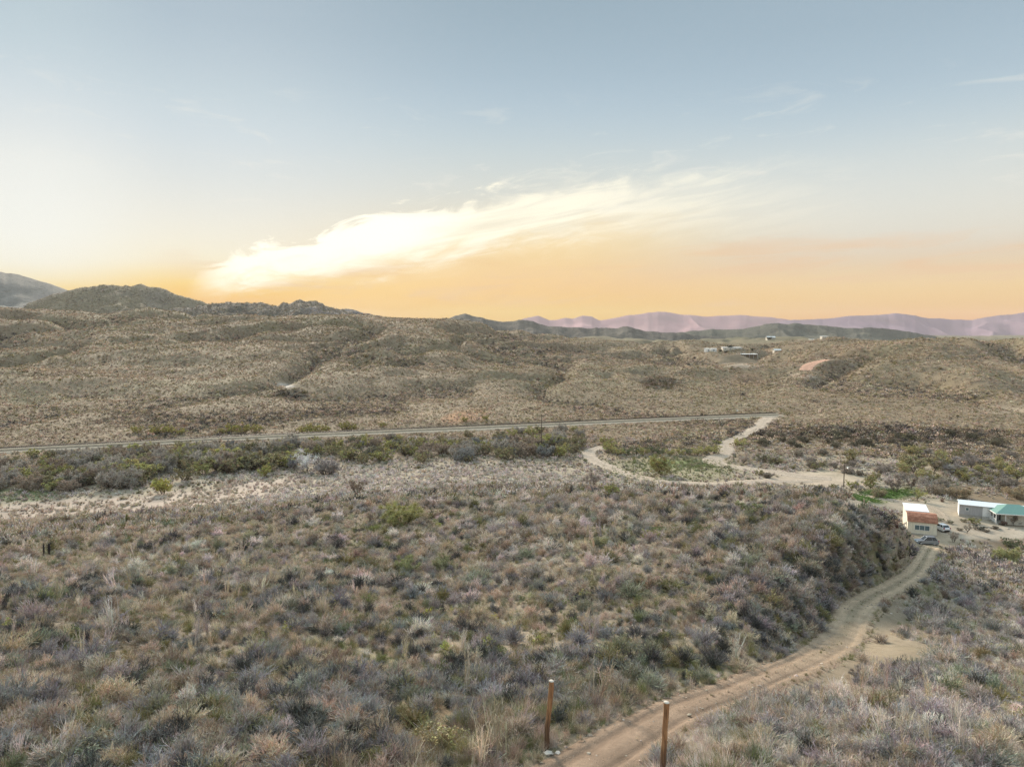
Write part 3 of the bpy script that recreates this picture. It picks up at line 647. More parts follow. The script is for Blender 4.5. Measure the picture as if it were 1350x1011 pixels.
# ------------------------------------------------------------------ plants
def unit(v): return v/(np.linalg.norm(v, axis=-1, keepdims=True) + 1e-9)
class PM:
    def __init__(s, seed): s.g = np.random.default_rng(seed); s.V = []; s.Q = []; s.C = []; s.n = 0
    def rib(s, p0, p1, w0, w1, c0, c1):
        n = len(p0); g = s.g; side = unit(np.cross(p1 - p0, g.normal(size=(n, 3))))
        w0 = np.broadcast_to(np.asarray(w0, float), (n,))[:, None]/2; w1 = np.broadcast_to(np.asarray(w1, float), (n,))[:, None]/2
        V = np.stack([p0 - side*w0, p0 + side*w0, p1 + side*w1, p1 - side*w1], 1).reshape(-1, 3)
        c0 = np.broadcast_to(c0, (n, 3)); c1 = np.broadcast_to(c1, (n, 3))
        s.C.append(np.stack([c0, c0, c1, c1], 1).reshape(-1, 3)); s.V.append(V)
        s.Q.append(np.arange(4*n).reshape(n, 4) + s.n); s.n += 4*n
    def leaf(s, p, size, c, flat=0.0):
        n = len(p); g = s.g; a = unit(g.normal(size=(n, 3))*np.array((1, 1, 1 - flat))); b = unit(np.cross(a, g.normal(size=(n, 3))))
        sz = (size*g.uniform(.6, 1.3, n))[:, None]; w = sz*g.uniform(.4, .7, n)[:, None]
        V = np.stack([p - a*sz/2, p + b*w/2, p + a*sz/2, p - b*w/2], 1).reshape(-1, 3)
        s.C.append(np.repeat(np.broadcast_to(c, (n, 3)), 4, 0)); s.V.append(V); s.Q.append(np.arange(4*n).reshape(n, 4) + s.n); s.n += 4*n
    def mesh(s, name, mat=None):
        me = mesh_np(name, np.concatenate(s.V), np.concatenate(s.Q), smooth=False)
        C = np.ones((s.n, 4), np.float32); C[:, :3] = np.concatenate(s.C)
        me.attributes.new('leafvar', 'FLOAT_COLOR', 'POINT').data.foreach_set('color', C.ravel())
        me.materials.append(mat or M_PLANT); return me
def vary(g, n, lo=.7, hi=1.3, hue=.06): return g.uniform(lo, hi, (n, 1))*(1 + g.normal(0, hue, (n, 3)))
def dome_dirs(g, n, maxang=82):
    th = np.radians(maxang)*g.uniform(0, 1, n)**.62; ph = g.uniform(0, 2*np.pi, n)
    return np.stack([np.sin(th)*np.cos(ph), np.sin(th)*np.sin(ph), np.cos(th)], 1)
def m_twig(seed, ns=46, nt=10, wid=.016, rx=.72, rag=.22):
    """leafless desert shrub: many thin stems fanning into a dome of twigs, about 1 m high"""
    P = PM(seed); g = P.g; lob = g.uniform(0, 6.28, 3)
    d = dome_dirs(g, ns); ph = np.arctan2(d[:, 1], d[:, 0])
    env = np.stack([d[:, 0]*rx, d[:, 1]*rx, d[:, 2]], 1)*((1 - rag) + rag*np.sin(ph*2 + lob[0])*.5 + g.uniform(-rag, rag*.6, ns))[:, None]
    b = np.stack([g.normal(0, .07, ns), g.normal(0, .07, ns), np.zeros(ns)], 1)
    mid = b + (env - b)*.5 + np.array((0, 0, .06)) + g.normal(0, .03, (ns, 3)); tip = b*.5 + env
    vs = vary(g, ns)
    tip = mid + (tip - mid)*.8
    P.rib(b, mid, wid*2.4, wid*1.7, vs*.8, vs*.8); P.rib(mid, tip, wid*1.5, wid*.7, vs*.9, vs*.9)
    k = np.repeat(np.arange(ns), nt); t = g.uniform(.3, 1.0, len(k))[:, None]
    p0 = np.where(t < .5, b[k] + (mid[k]-b[k])*(t*2), mid[k] + (tip[k]-mid[k])*(t*2-1))
    dr = unit(unit(tip[k]-b[k]) + g.normal(0, .55, (len(k), 3)) + np.array((0, 0, .25)))
    p1 = p0 + dr*g.uniform(.08, .22, len(k))[:, None]; p1[:, 2] = np.maximum(p1[:, 2], .02)
    v2 = vary(g, len(k), .75, 1.35)
    P.rib(p0, p1, wid*1.0, wid*.55, v2, v2)
    return P
def m_leafy(seed, nc=26, nl=26, size=.075, rx=.75):
    """small-leaved bush: leaf clumps over and inside a lumpy dome, twigs showing between"""
    P = PM(seed); g = P.g; d = dome_dirs(g, nc, 88)
    c = np.stack([d[:, 0]*rx, d[:, 1]*rx, d[:, 2]*.85 + .08], 1)*g.uniform(.45, 1.0, nc)[:, None]
    b = np.stack([g.normal(0, .05, nc), g.normal(0, .05, nc), np.zeros(nc)], 1); vs = vary(g, nc)
    P.rib(b, c, .03, .012, vs*np.array((.9, .75, .7)), vs*np.array((.9, .8, .7)))
    k = np.repeat(np.arange(nc), nl); cr = g.uniform(.10, .2, nc)[k][:, None]
    p = c[k] + unit(g.normal(size=(len(k), 3)))*cr*g.uniform(.2, 1, (len(k), 1)); p[:, 2] = np.maximum(p[:, 2], .03)
    P.leaf(p, size, vary(g, nc, .72, 1.3)[k]*vary(g, len(k), .8, 1.2, .04))
    return P
def m_grass(seed, n=70, wid=.016, spread=.5, bend=.5):
    P = PM(seed); g = P.g; ph = g.uniform(0, 6.28, n); th = np.abs(g.normal(0, spread, n)); L = g.uniform(.45, 1.05, n)
    b = np.stack([g.normal(0, .14, n), g.normal(0, .14, n), np.zeros(n)], 1)
    d = np.stack([np.sin(th)*np.cos(ph), np.sin(th)*np.sin(ph), np.cos(th)], 1); d2 = d.copy(); d2[:, 2] -= bend*g.uniform(.2, 1, n); d2 = unit(d2)
    mid = b + d*(L*.6)[:, None]; tip = mid + d2*(L*.45)[:, None]; tip[:, 2] = np.maximum(tip[:, 2], .02); v = vary(g, n, .75, 1.3)
    P.rib(b, mid, wid, wid*.9, v, v); P.rib(mid, tip, wid*.9, wid*.3, v, v)
    return P
def m_stalks(seed, n=16, wid=.02):
    """tall sparse upright switches"""
    P = PM(seed); g = P.g; ph = g.uniform(0, 6.28, n); th = np.abs(g.normal(0, .26, n)); L = g.uniform(.6, 1.05, n)
    d = np.stack([np.sin(th)*np.cos(ph), np.sin(th)*np.sin(ph), np.cos(th)], 1); b = np.stack([g.normal(0, .06, n), g.normal(0, .06, n), np.zeros(n)], 1)
    mid = b + d*(L*.55)[:, None]; tip = mid + unit(d + g.normal(0, .12, (n, 3)))*(L*.45)[:, None]; v = vary(g, n)
    P.rib(b, mid, wid, wid*.8, v, v); P.rib(mid, tip, wid*.8, wid*.4, v, v)
    k = np.repeat(np.arange(n), 9); t = g.uniform(.25, .95, len(k))[:, None]; p0 = b[k] + (tip[k]-b[k])*t
    p1 = p0 + unit(d[k] + g.normal(0, .5, (len(k), 3)))*g.uniform(.08, .22, len(k))[:, None]
    P.rib(p0, p1, wid*.5, wid*.3, v[k], v[k])
    return P
def m_clump(seed, n=44, size=.26, rx=.75, stems=0):
    """the same bushes for the far slopes: a lumpy dome of coarse leaf clumps"""
    P = PM(seed); g = P.g; d = dome_dirs(g, n, 88); p = np.stack([d[:, 0]*rx, d[:, 1]*rx, d[:, 2]*.9], 1)*g.uniform(.5, 1, n)[:, None]; p[:, 2] = np.maximum(p[:, 2], .05)
    P.leaf(p, size, vary(g, n, .65, 1.35)); return P
def m_stone(seed):
    b_ = bmesh.new(); bmesh.ops.create_icosphere(b_, subdivisions=1, radius=.5); g = random.Random(seed)
    for v in b_.verts: v.co = v.co*g.uniform(.7, 1.15); v.co.z *= .62
    me = bpy.data.meshes.new('stone'); b_.to_mesh(me); b_.free()
    me.attributes.new('leafvar', 'FLOAT_COLOR', 'POINT').data.foreach_set('color', np.ones(len(me.vertices)*4, np.float32)); me.materials.append(M_PLANT); return me
TWIG = [m_twig(100+i, 64, 16, .0105, .62 + .1*(i % 3), .30).mesh('grey_shrub') for i in range(5)]
LEAFY = [m_leafy(200+i).mesh('leafy_shrub') for i in range(4)]
GRASS = [m_grass(300+i, 110, .011, .38 + .1*(i % 3)).mesh('grass_tussock') for i in range(5)]
STALK = [m_stalks(400+i).mesh('switch_shrub') for i in range(3)]
TWIG2 = [m_twig(120+i, 22, 5, .05, .7).mesh('grey_shrub_far') for i in range(4)]
GRASS2 = [m_grass(320+i, 22, .06, .45).mesh('grass_far') for i in range(3)]
CLUMP = [m_clump(500+i).mesh('bush_far') for i in range(4)]
STONE = [m_stone(i) for i in range(4)]

def scatter(name, label, cat, meshes, pts, rot, scale, tint, idx):
    proto = bpy.data.collections.new(name + ' kinds')
    for i, me in enumerate(meshes):
        o = bpy.data.objects.new('%s_kind_%02d' % (name, i), me); proto.objects.link(o)
    n = len(pts); me = bpy.data.meshes.new(name); me.vertices.add(n); me.vertices.foreach_set('co', np.asarray(pts, np.float32).ravel())
    def A(nm, typ, field, arr): me.attributes.new(nm, typ, 'POINT').data.foreach_set(field, np.ascontiguousarray(arr).ravel())
    A('rot', 'FLOAT_VECTOR', 'vector', np.asarray(rot, np.float32)); A('size', 'FLOAT_VECTOR', 'vector', np.asarray(scale, np.float32))
    A('tint', 'FLOAT_COLOR', 'color', np.concatenate([tint, np.ones((n, 1))], 1).astype(np.float32)); A('pick', 'INT', 'value', np.asarray(idx, np.int32))
    o = link(name, me); tag(o, label, cat, kind='stuff')
    ng = bpy.data.node_groups.new(name + ' growth', 'GeometryNodeTree')
    ng.interface.new_socket('Geometry', in_out='INPUT', socket_type='NodeSocketGeometry'); ng.interface.new_socket('Geometry', in_out='OUTPUT', socket_type='NodeSocketGeometry')
    N = ng.nodes; L = ng.links; gi = N.new('NodeGroupInput'); go = N.new('NodeGroupOutput')
    iop = N.new('GeometryNodeInstanceOnPoints'); ci = N.new('GeometryNodeCollectionInfo')
    ci.inputs['Collection'].default_value = proto; ci.inputs['Separate Children'].default_value = True; ci.inputs['Reset Children'].default_value = True
    def NA(nm, typ):
        a = N.new('GeometryNodeInputNamedAttribute'); a.data_type = typ; a.inputs['Name'].default_value = nm; return a.outputs[0]
    L.new(gi.outputs[0], iop.inputs['Points']); L.new(ci.outputs[0], iop.inputs['Instance']); iop.inputs['Pick Instance'].default_value = True
    L.new(NA('pick', 'INT'), iop.inputs['Instance Index']); L.new(NA('rot', 'FLOAT_VECTOR'), iop.inputs['Rotation']); L.new(NA('size', 'FLOAT_VECTOR'), iop.inputs['Scale'])
    L.new(iop.outputs[0], go.inputs[0])
    md = o.modifiers.new('growth', 'NODES'); md.node_group = ng
    return o

def sample(n, r0, r1, half, p):
    u = rng.uniform(0, 1, n); e = 2 - p
    r = (r0**e + u*(r1**e - r0**e))**(1/e) if abs(e) > 1e-6 else r0*(r1/r0)**u
    a = rng.uniform(-half, half, n); return r*np.sin(a), r*np.cos(a)
PAL = {k: np.array(v) for k, v in dict(blue=(.29,.285,.275), grey=(.40,.37,.33), lilac=(.40,.365,.345), brown=(.32,.26,.20), dark=(.115,.115,.105), straw=(.59,.52,.40), pale=(.67,.615,.55),
      olive=(.25,.235,.115), green=(.17,.20,.08), lime=(.40,.39,.12), tan=(.51,.435,.335), sage=(.29,.30,.215)).items()}
PAL = {k: v*np.array((1.04, .99, .98)) for k, v in PAL.items()}
def choose(names, W):
    """pick a palette entry per point by weights (n, k)"""
    W = np.clip(W, 0, None); c = np.cumsum(W, 1); c /= c[:, -1:]; i = (rng.uniform(0, 1, (len(W), 1)) > c).sum(1)
    return np.stack([PAL[n_] for n_ in names])[i], i
def jit(t, s=.16): return np.clip(t*rng.uniform(1-s, 1+s, (len(t), 1))*(1 + rng.normal(0, .035, t.shape)), .02, .8)
def fields(x, y, z):
    px, py = project(x, y, z); r = np.hypot(x, y)
    right = sstep(px - np.interp(py, [712,757,787,835,873,915,962,1040], [1215,1195,1150,1117,1060,958,848,715]), 0, 30)*(py > 700)     # beyond the track
    return px, py, r, right
def cull(x, y, thr=None, cl=.0):
    """keep points on growing ground"""
    b_ = bil(bare, x, y); keep = rng.uniform(0, 1, len(x)) > b_*1.25
    if thr is not None: keep &= thr
    x = x[keep]; y = y[keep]; return x, y, zat(x, y)

NAMES = ['blue','grey','lilac','brown','dark','tan','pale','olive','sage']
def shrub_tint(x, y, z):
    px, py, r, right = fields(x, y, z); n = len(x)
    low = sstep(py, 740, 830)*(1-right); up = (1 - sstep(py, 730, 800))*(1-right)
    clus = sstep(fbm(x/14, y/14, 111, 3), -.2, .25)
    W = np.zeros((n, 9))
    W += low[:, None]*np.array([.30,.20,.06,.10,.26,.14,.04,.10,.14])*1.0
    W[:, 0] += low*clus*.5; W[:, 4] += low*clus*.40; W[:, 5] += low*(1-clus)*.25; W[:, 3] += low*(1-clus)*.12
    W += up[:, None]*np.array([.03,.20,.07,.18,.07,.40,.18,.10,.06])
    W += right[:, None]*np.array([.12,.36,.26,.10,.07,.16,.14,.05,.07])
    spur = sstep(px, 880, 1020)*(1-right)*(py < 860); W += spur[:, None]*np.array([.12,.25,.14,.3,.36,.12,0,.12,.1])*1.2
    val = sstep(r, 150, 178)*(px < 1150); W = W*(1 - val[:, None]*.85) + val[:, None]*np.array([.0,.25,.15,.06,.0,.2,.75,.05,.12])
    return choose(NAMES, W)

# --- near slope: leafless shrubs
x, y = sample(40000, 15.5, 165, R(48), .9)
r_, a_ = rng.uniform(60, 124, 2600), rng.uniform(R(20), R(28.6), 2600); x = np.concatenate([x, r_*np.sin(a_)]); y = np.concatenate([y, r_*np.cos(a_)])
cl = fbm(x/5.5, y/5.5, 101, 3) + .5*fbm(x/22, y/22, 103, 2)
x, y, z = cull(x, y, rng.uniform(0, 1, len(x)) < .16 + .84*np.maximum(sstep(cl, -.1, .35), .8*blob(*project(x, y, zat(x, y)), 1060, 755, 130, 85)))
tint, ti = shrub_tint(x, y, z); tint = jit(tint); n = len(x)
r = np.hypot(x, y); h = rng.lognormal(math.log(.66), .42, n); h = np.clip(h, .28, 1.9)*(1 + .35*sstep(r, 38, 85)); h = np.minimum(h, 1.05 + .9*sstep(r, 22, 45))
wd = h*rng.uniform(.9, 1.45, n)
px, py = project(x, y, z); scr = h*wd/(r*r)
inview = (px > -10) & (px < 1360) & (py < 1030)
order = np.argsort(-np.where(inview, scr, 0))
one = np.zeros(n, bool); one[order[:290]] = True
SHR = dict(x=x, y=y, z=z, h=h, wd=wd, tint=tint, ti=ti, one=order[:290], px=px, py=py)
rest = ~one; nearr = rest & (r < 112); farr = rest & (r >= 112)
def emit(name, label, cat, meshes, mk, x, y, z, wd, h, tint, sink=.03, tilt=.12):
    m_ = int(mk.sum()); rot = np.stack([rng.normal(0, tilt, m_), rng.normal(0, tilt, m_), rng.uniform(0, 6.28, m_)], 1)
    scatter(name, label, cat, meshes, np.stack([x[mk], y[mk], z[mk] - sink*h[mk]], 1), rot, np.stack([wd[mk], wd[mk]*rng.uniform(.8, 1.2, m_), h[mk]], 1), tint[mk], rng.integers(0, len(meshes), m_))
emit('shrubbery', 'small leafless grey and brown shrubs thick over the near slope', 'shrubs', TWIG, nearr, x, y, z, wd, h, tint)
emit('shrubbery', 'leafless tan and grey brush over the lower slope and valley edge', 'shrubs', TWIG2, farr, x, y, z, wd, h, tint)

# --- near slope: dry grass
x, y = sample(150000, 15.5, 165, R(48), .9)
cl = fbm(x/4., y/4., 121, 3) + .7*fbm(x/18, y/18, 123, 2)
x, y, z = cull(x, y, rng.uniform(0, 1, len(x)) < np.clip(.22 + .78*sstep(cl, -.25, .35) + .5*blob(*project(x, y, zat(x, y)), 260, 745, 420, 70), 0, 1))
px, py, r, right = fields(x, y, z); n = len(x)
low = sstep(py, 760, 860)*(1-right)
gz = sstep(fbm(x/9, y/9, 63, 4), .12, .4)
W = np.stack([.45 - .2*low - .15*right, .35 - .05*low, .12 + .25*low, .14 + .4*gz + .14*low, .06 + .5*gz, .6*right + .08], 1)
tint, ti = choose(['straw','tan','brown','olive','green','pale'], W); tint = jit(tint, .2)
h = np.clip(rng.lognormal(math.log(.34), .35, n), .14, .9)*np.where(r > 110, 1.3, 1.0); wd = h*rng.uniform(.9, 1.5, n)
emit('grass', 'short dry straw grass between the shrubs of the near slope', 'grass', GRASS, r < 105, x, y, z, wd, h, tint)
emit('grass', 'dry straw grass farther down the slope towards the wash', 'grass', GRASS2, r >= 105, x, y, z, wd, h, tint)

# --- the 290 near shrubs that show largest, each its own object
KIND = dict(blue='blue-grey', grey='grey', lilac='lilac-grey', brown='brown', dark='dark grey', tan='tan', pale='pale', olive='olive', sage='sage green')
road_xy = ROAD_MAIN[:, :2]
for i in SHR['one']:
    x_, y_, z_ = SHR['x'][i], SHR['y'][i], SHR['z'][i]; px_, py_ = SHR['px'][i], SHR['py'][i]
    dr = np.hypot(road_xy[:, 0] - x_, road_xy[:, 1] - y_).min()
    rx_ = np.interp(y_, road_xy[:, 1], road_xy[:, 0])
    side = 'right of' if x_ > rx_ else 'left of'
    size = 'large' if SHR['h'][i] > 1.0 else ('knee-high' if SHR['h'][i] > .6 else 'small')
    if dr < 4: where = 'at the %s edge of the rutted track' % ('right' if x_ > rx_ else 'left')
    elif x_ > rx_: where = 'on the slope right of the rutted track' if y_ < 45 else 'beyond the bend, right of the track'
    elif px_ > 560: where = 'on the bank left of the wooden posts' if y_ < 40 else 'on the bank above the track bend'
    elif y_ < 30: where = 'along the bottom edge, left of the posts'
    else: where = 'on the far-left slope' if px_ < 280 else 'on the middle of the left slope'
    kn = KIND[NAMES[SHR['ti'][i]]]
    o = link('desert_shrub', TWIG[int(rng.integers(0, len(TWIG)))], None, loc=(x_, y_, z_ - .03*SHR['h'][i]), rz=float(rng.uniform(0, 6.28)))
    o.scale = (SHR['wd'][i], SHR['wd'][i], SHR['h'][i]); o['tint'] = [float(v) for v in SHR['tint'][i]] + [1.0]
    tag(o, '%s %s leafless shrub %s' % (size, kn, where), 'shrub', '%s %s shrubs %s' % (size, kn, where))

# --- leafy and yellow-green bushes among the near shrubs
x, y = sample(2600, 17, 190, R(48), .9)
x, y, z = cull(x, y, rng.uniform(0, 1, len(x)) < .1 + .9*sstep(fbm(x/16, y/16, 131, 3), 0, .4)); n = len(x)
tint, ti = choose(['olive','green','lime','sage'], np.tile([.4,.25,.12,.3], (n, 1))); tint = jit(tint, .2)
h = np.clip(rng.lognormal(math.log(.6), .35, n), .25, 1.5); wd = h*rng.uniform(.9, 1.4, n)
emit('leafy_shrubs', 'scattered small green and olive bushes among the grey shrubs', 'shrubs', LEAFY, np.ones(n, bool), x, y, z, wd, h, tint)
# --- tall pale switches
x, y = sample(2600, 17, 150, R(48), .9)
pxs, pys = project(x, y, zat(x, y))
x, y, z = cull(x, y, rng.uniform(0, 1, len(x)) < .06 + .9*blob(pxs, pys, 150, 790, 330, 75) + .6*blob(pxs, pys, 1200, 940, 200, 80) + .3*blob(pxs, pys, 900, 720, 200, 60)); n = len(x)
tint, ti = choose(['straw','pale','tan','lilac'], np.tile([.4,.25,.3,.15], (n, 1))); tint = jit(tint, .2)
h = np.clip(rng.lognormal(math.log(1.15), .3, n), .5, 2.2); wd = h*rng.uniform(.5, .9, n)
emit('switches', 'tall thin straw-coloured switches rising from the slope', 'switches', STALK, np.ones(n, bool), x, y, z, wd, h, tint)
# --- loose stones
x, y = sample(26000, 15.5, 130, R(48), 1.3)
x, y, z = cull(x, y, rng.uniform(0, 1, len(x)) < .12 + .88*sstep(fbm(x/7, y/7, 141, 3), .05, .4)); n = len(x)
st = np.clip(rng.lognormal(math.log(.085), .45, n), .04, .4); tint = jit(np.tile((.46,.40,.32), (n, 1)), .3)
emit('stones', 'small pale stones scattered over the bare soil of the slope', 'stones', STONE, np.ones(n, bool), x, y, z, st, st, tint)

# --- stones and weeds along the track
q = rng.integers(0, len(ROAD_MAIN)-1, 1500); Tm = np.gradient(ROAD_MAIN[:, :2], axis=0); Tm /= np.linalg.norm(Tm, axis=1)[:, None]
wq = .66 + .34*sstep(q/len(ROAD_MAIN), .12, .34); off = np.where(rng.uniform(0, 1, 1500) < .3, rng.uniform(-1.5, 1.5, 1500), np.sign(rng.uniform(-1, 1, 1500))*(1.35 + np.abs(rng.normal(0, .5, 1500))))*wq
x = ROAD_MAIN[q, 0] + Tm[q, 1]*off; y = ROAD_MAIN[q, 1] - Tm[q, 0]*off; z = np.where(np.abs(off) < 1.5*wq, ROAD_MAIN[q, 2] + .02, zat(x, y)); st = np.clip(rng.lognormal(math.log(.075), .5, 1500), .03, .35)
emit('track_stones', 'loose pale stones along the edges of the rutted track', 'stones', STONE, np.ones(1500, bool), x, y, z, st, st, jit(np.tile((.45,.37,.29), (1500, 1)), .3))
q = rng.integers(0, len(ROAD_MAIN)-1, 1500); off = np.where(rng.uniform(0, 1, 1500) < .18, rng.normal(0, .18, 1500), np.sign(rng.uniform(-1, 1, 1500))*(1.5 + np.abs(rng.normal(0, .35, 1500))))*(.66 + .34*sstep(q/len(ROAD_MAIN), .12, .34))
x = ROAD_MAIN[q, 0] + Tm[q, 1]*off; y = ROAD_MAIN[q, 1] - Tm[q, 0]*off; z = np.where(np.abs(off) < 1.2, ROAD_MAIN[q, 2] + .03, zat(x, y)); h = rng.lognormal(math.log(.2), .35, 1500)*np.where(np.abs(off) < 1, .6, 1)
emit('track_weeds', 'short dry weeds fringing the rutted track', 'grass', GRASS, np.ones(1500, bool), x, y, z, h*1.3, h, jit(choose(['straw','olive','tan','green'], np.tile([.3,.3,.3,.1], (1500, 1)))[0], .2))
# --- green grass by the houses and in the loop
x, y = sample(400000, 165, 300, R(40), 0); px, py = project(x, y, zat(x, y)); lw_ = np.clip(blob(px, py, 1160, 654, 46, 8, -6)*.5 + .3*blob(px, py, 910, 612, 45, 6) + .2*blob(px, py, 880, 620, 85, 14) + .4*blob(px, py, 1015, 605, 18, 6) + .2*blob(px, py, 20, 652, 60, 8), 0, 1)
kp = (rng.uniform(0, 1, len(x)) < lw_*(.3 + .7*sstep(fbm(x/3, y/3, 181, 3), -.2, .3))) & (np.hypot(x, y) > 168); x, y, px, py = x[kp], y[kp], px[kp], py[kp]; n = len(x); lush = blob(px, py, 1160, 654, 46, 8, -6)[:, None]
h = rng.lognormal(math.log(.3), .35, n)
emit('green_grass', 'patchy green grass by the houses and inside the track loop', 'grass', GRASS2, np.ones(n, bool), x, y, zat(x, y), h*1.8, h, jit(np.array((.14,.22,.06))*lush + np.array((.27,.28,.13))*(1 - lush), .3))

# --- valley floor: pale brush and grass
x, y = sample(60000, 150, 300, R(46), .6)
px, py = project(x, y, zat(x, y)); cl = fbm(x/9, y/9, 151, 3)
pal = blob(px, py, 560, 645, 260, 38) + blob(px, py, 230, 690, 260, 16) + blob(px, py, 1180, 610, 200, 24)*.8
x, y, z = cull(x, y, rng.uniform(0, 1, len(x)) < .25 + .75*np.clip(sstep(cl, -.3, .3) + .3*pal, 0, 1)); n = len(x)
px, py = project(x, y, z); pal = blob(px, py, 560, 645, 260, 38) + blob(px, py, 1180, 610, 200, 24)*.5
bank_ = blob(px, py, 560, 605, 420, 14) + blob(px, py, 100, 625, 300, 22)
W = np.stack([.35 + .0*px, .35 + 2.2*pal, .14 + .2*pal, .12*(1 + bank_*2), .1 + .2*bank_, .10 + .3*bank_, .12 + .2*pal], 1)
tint, ti = choose(['straw','pale','lilac','brown','olive','sage','tan'], W)
lawn = blob(px, py, 1160, 654, 46, 9, -6)[:, None]; sandy = np.clip(sum(blob(px, py, *a_[:5]) for a_ in SAND), 0, 1)[:, None]; loopg = blob(px, py, 890, 613, 80, 12)[:, None]*.5
tint = tint*(1 - lawn) + np.array((.13,.21,.05))*lawn; tint = tint*(1 - .8*sandy) + np.array((.58,.48,.37))*.8*sandy; tint = tint*(1 - loopg) + np.array((.24,.27,.11))*loopg
tint = jit(tint, .2)
h = (1 - .6*lawn[:, 0])*np.clip(rng.lognormal(math.log(.62), .35, n), .25, 1.6); wd = h*rng.uniform(1.0, 1.7, n)
emit('brush', 'pale silver brush and dry grass filling the valley floor', 'brush', TWIG2 + GRASS2, np.ones(n, bool), x, y, z, wd, h, tint)

# --- far hillsides: olive-brown scrub
def hill_tint(x, y, n):
    patch = sstep(fbm(x/60, y/45, 65, 4), -.05, .35); drain = sstep(1 - np.abs(fbm(x/105 + .7*fbm(x/160, y/160, 31, 2), y/190, 21, 3))*2, .6, .98)
    W = np.stack([.34 - .1*patch, .22 + .25*patch, .34 + .0*x, .05 + .6*drain, .06 + .08*patch, .26 + .0*x, .05 + .1*drain], 1)
    return choose(['tan','olive','brown','dark','sage','straw','grey'], W)[0], drain
x, y = sample(430000, 272, 1250, R(44), 1.35)
px, py = project(x, y, zat(x, y)); drain0 = sstep(1 - np.abs(fbm(x/105 + .7*fbm(x/160, y/160, 31, 2), y/190, 21, 3))*2, .6, .98)
dk = sum(blob(px, py, *d_) for d_ in DARKS)
x, y, z = cull(x, y, rng.uniform(0, 1, len(x)) < np.clip(.5 + .45*sstep(fbm(x/14, y/14, 161, 3), -.2, .3) + .4*drain0 + .5*dk, 0, 1)); n = len(x)
tint, drain = hill_tint(x, y, n); px, py = project(x, y, z); dk = np.clip(sum(blob(px, py, *d_) for d_ in DARKS) + .8*blob(px, py, 1180, 575, 190, 10), 0, 1)
tint = jit(tint*np.array((1.17, 1.085, 1.04))*(1 - .45*dk[:, None])*(1 + .22*fbm(x/90, y/60, 171, 3))[:, None], .22); h = np.clip(rng.lognormal(math.log(.68), .38, n), .3, 2.4)*(1 + .6*drain + .5*dk)*np.clip(np.hypot(x, y)/520, .85, 1.5); wd = h*rng.uniform(1.0, 1.7, n)
emit('hillside_scrub', 'olive and brown scrub covering the hillsides beyond the railway', 'scrub', CLUMP + TWIG2[:2], np.ones(n, bool), x, y, z, wd, h, tint, .06)
# --- scrub and boulders on the nearer skyline hills
def on_ridge(H, num, seed):
    X_, Y_, Z_ = H; g = np.random.default_rng(seed); i = g.integers(0, X_.shape[0]-1, num); j = g.integers(int(X_.shape[1]*.3), int(X_.shape[1]*.78), num); u = g.uniform(0, 1, num); v = g.uniform(0, 1, num)
    f_ = lambda M: (M[i, j]*(1-u) + M[i+1, j]*u)*(1-v) + (M[i, j+1]*(1-u) + M[i+1, j+1]*u)*v
    return f_(X_), f_(Y_), f_(Z_)
pts = [np.stack(on_ridge(hA, 16000, 1), 1), np.stack(on_ridge(hC, 14000, 2), 1)]
P_ = np.concatenate(pts); n = len(P_); tint, _ = hill_tint(P_[:, 0], P_[:, 1], n); h = rng.lognormal(math.log(1.7), .35, n)
emit('hilltop_scrub', 'sparse scrub dotting the rocky skyline hills', 'scrub', CLUMP, np.ones(n, bool), P_[:, 0], P_[:, 1], P_[:, 2], h*1.3, h, jit(tint*.9, .2), .1)
Pb = np.concatenate([np.stack(on_ridge(hC, 1500, 5), 1), np.stack(on_ridge(hA, 700, 6), 1)]); n = len(Pb)
h = rng.lognormal(math.log(2.6), .45, n)
emit('rubble', 'pale boulders strewn over the rocky skyline hills', 'boulders', STONE, np.ones(n, bool), Pb[:, 0], Pb[:, 1], Pb[:, 2], h, h*.8, jit(np.tile((.34,.30,.27), (n, 1)), .25), .2)

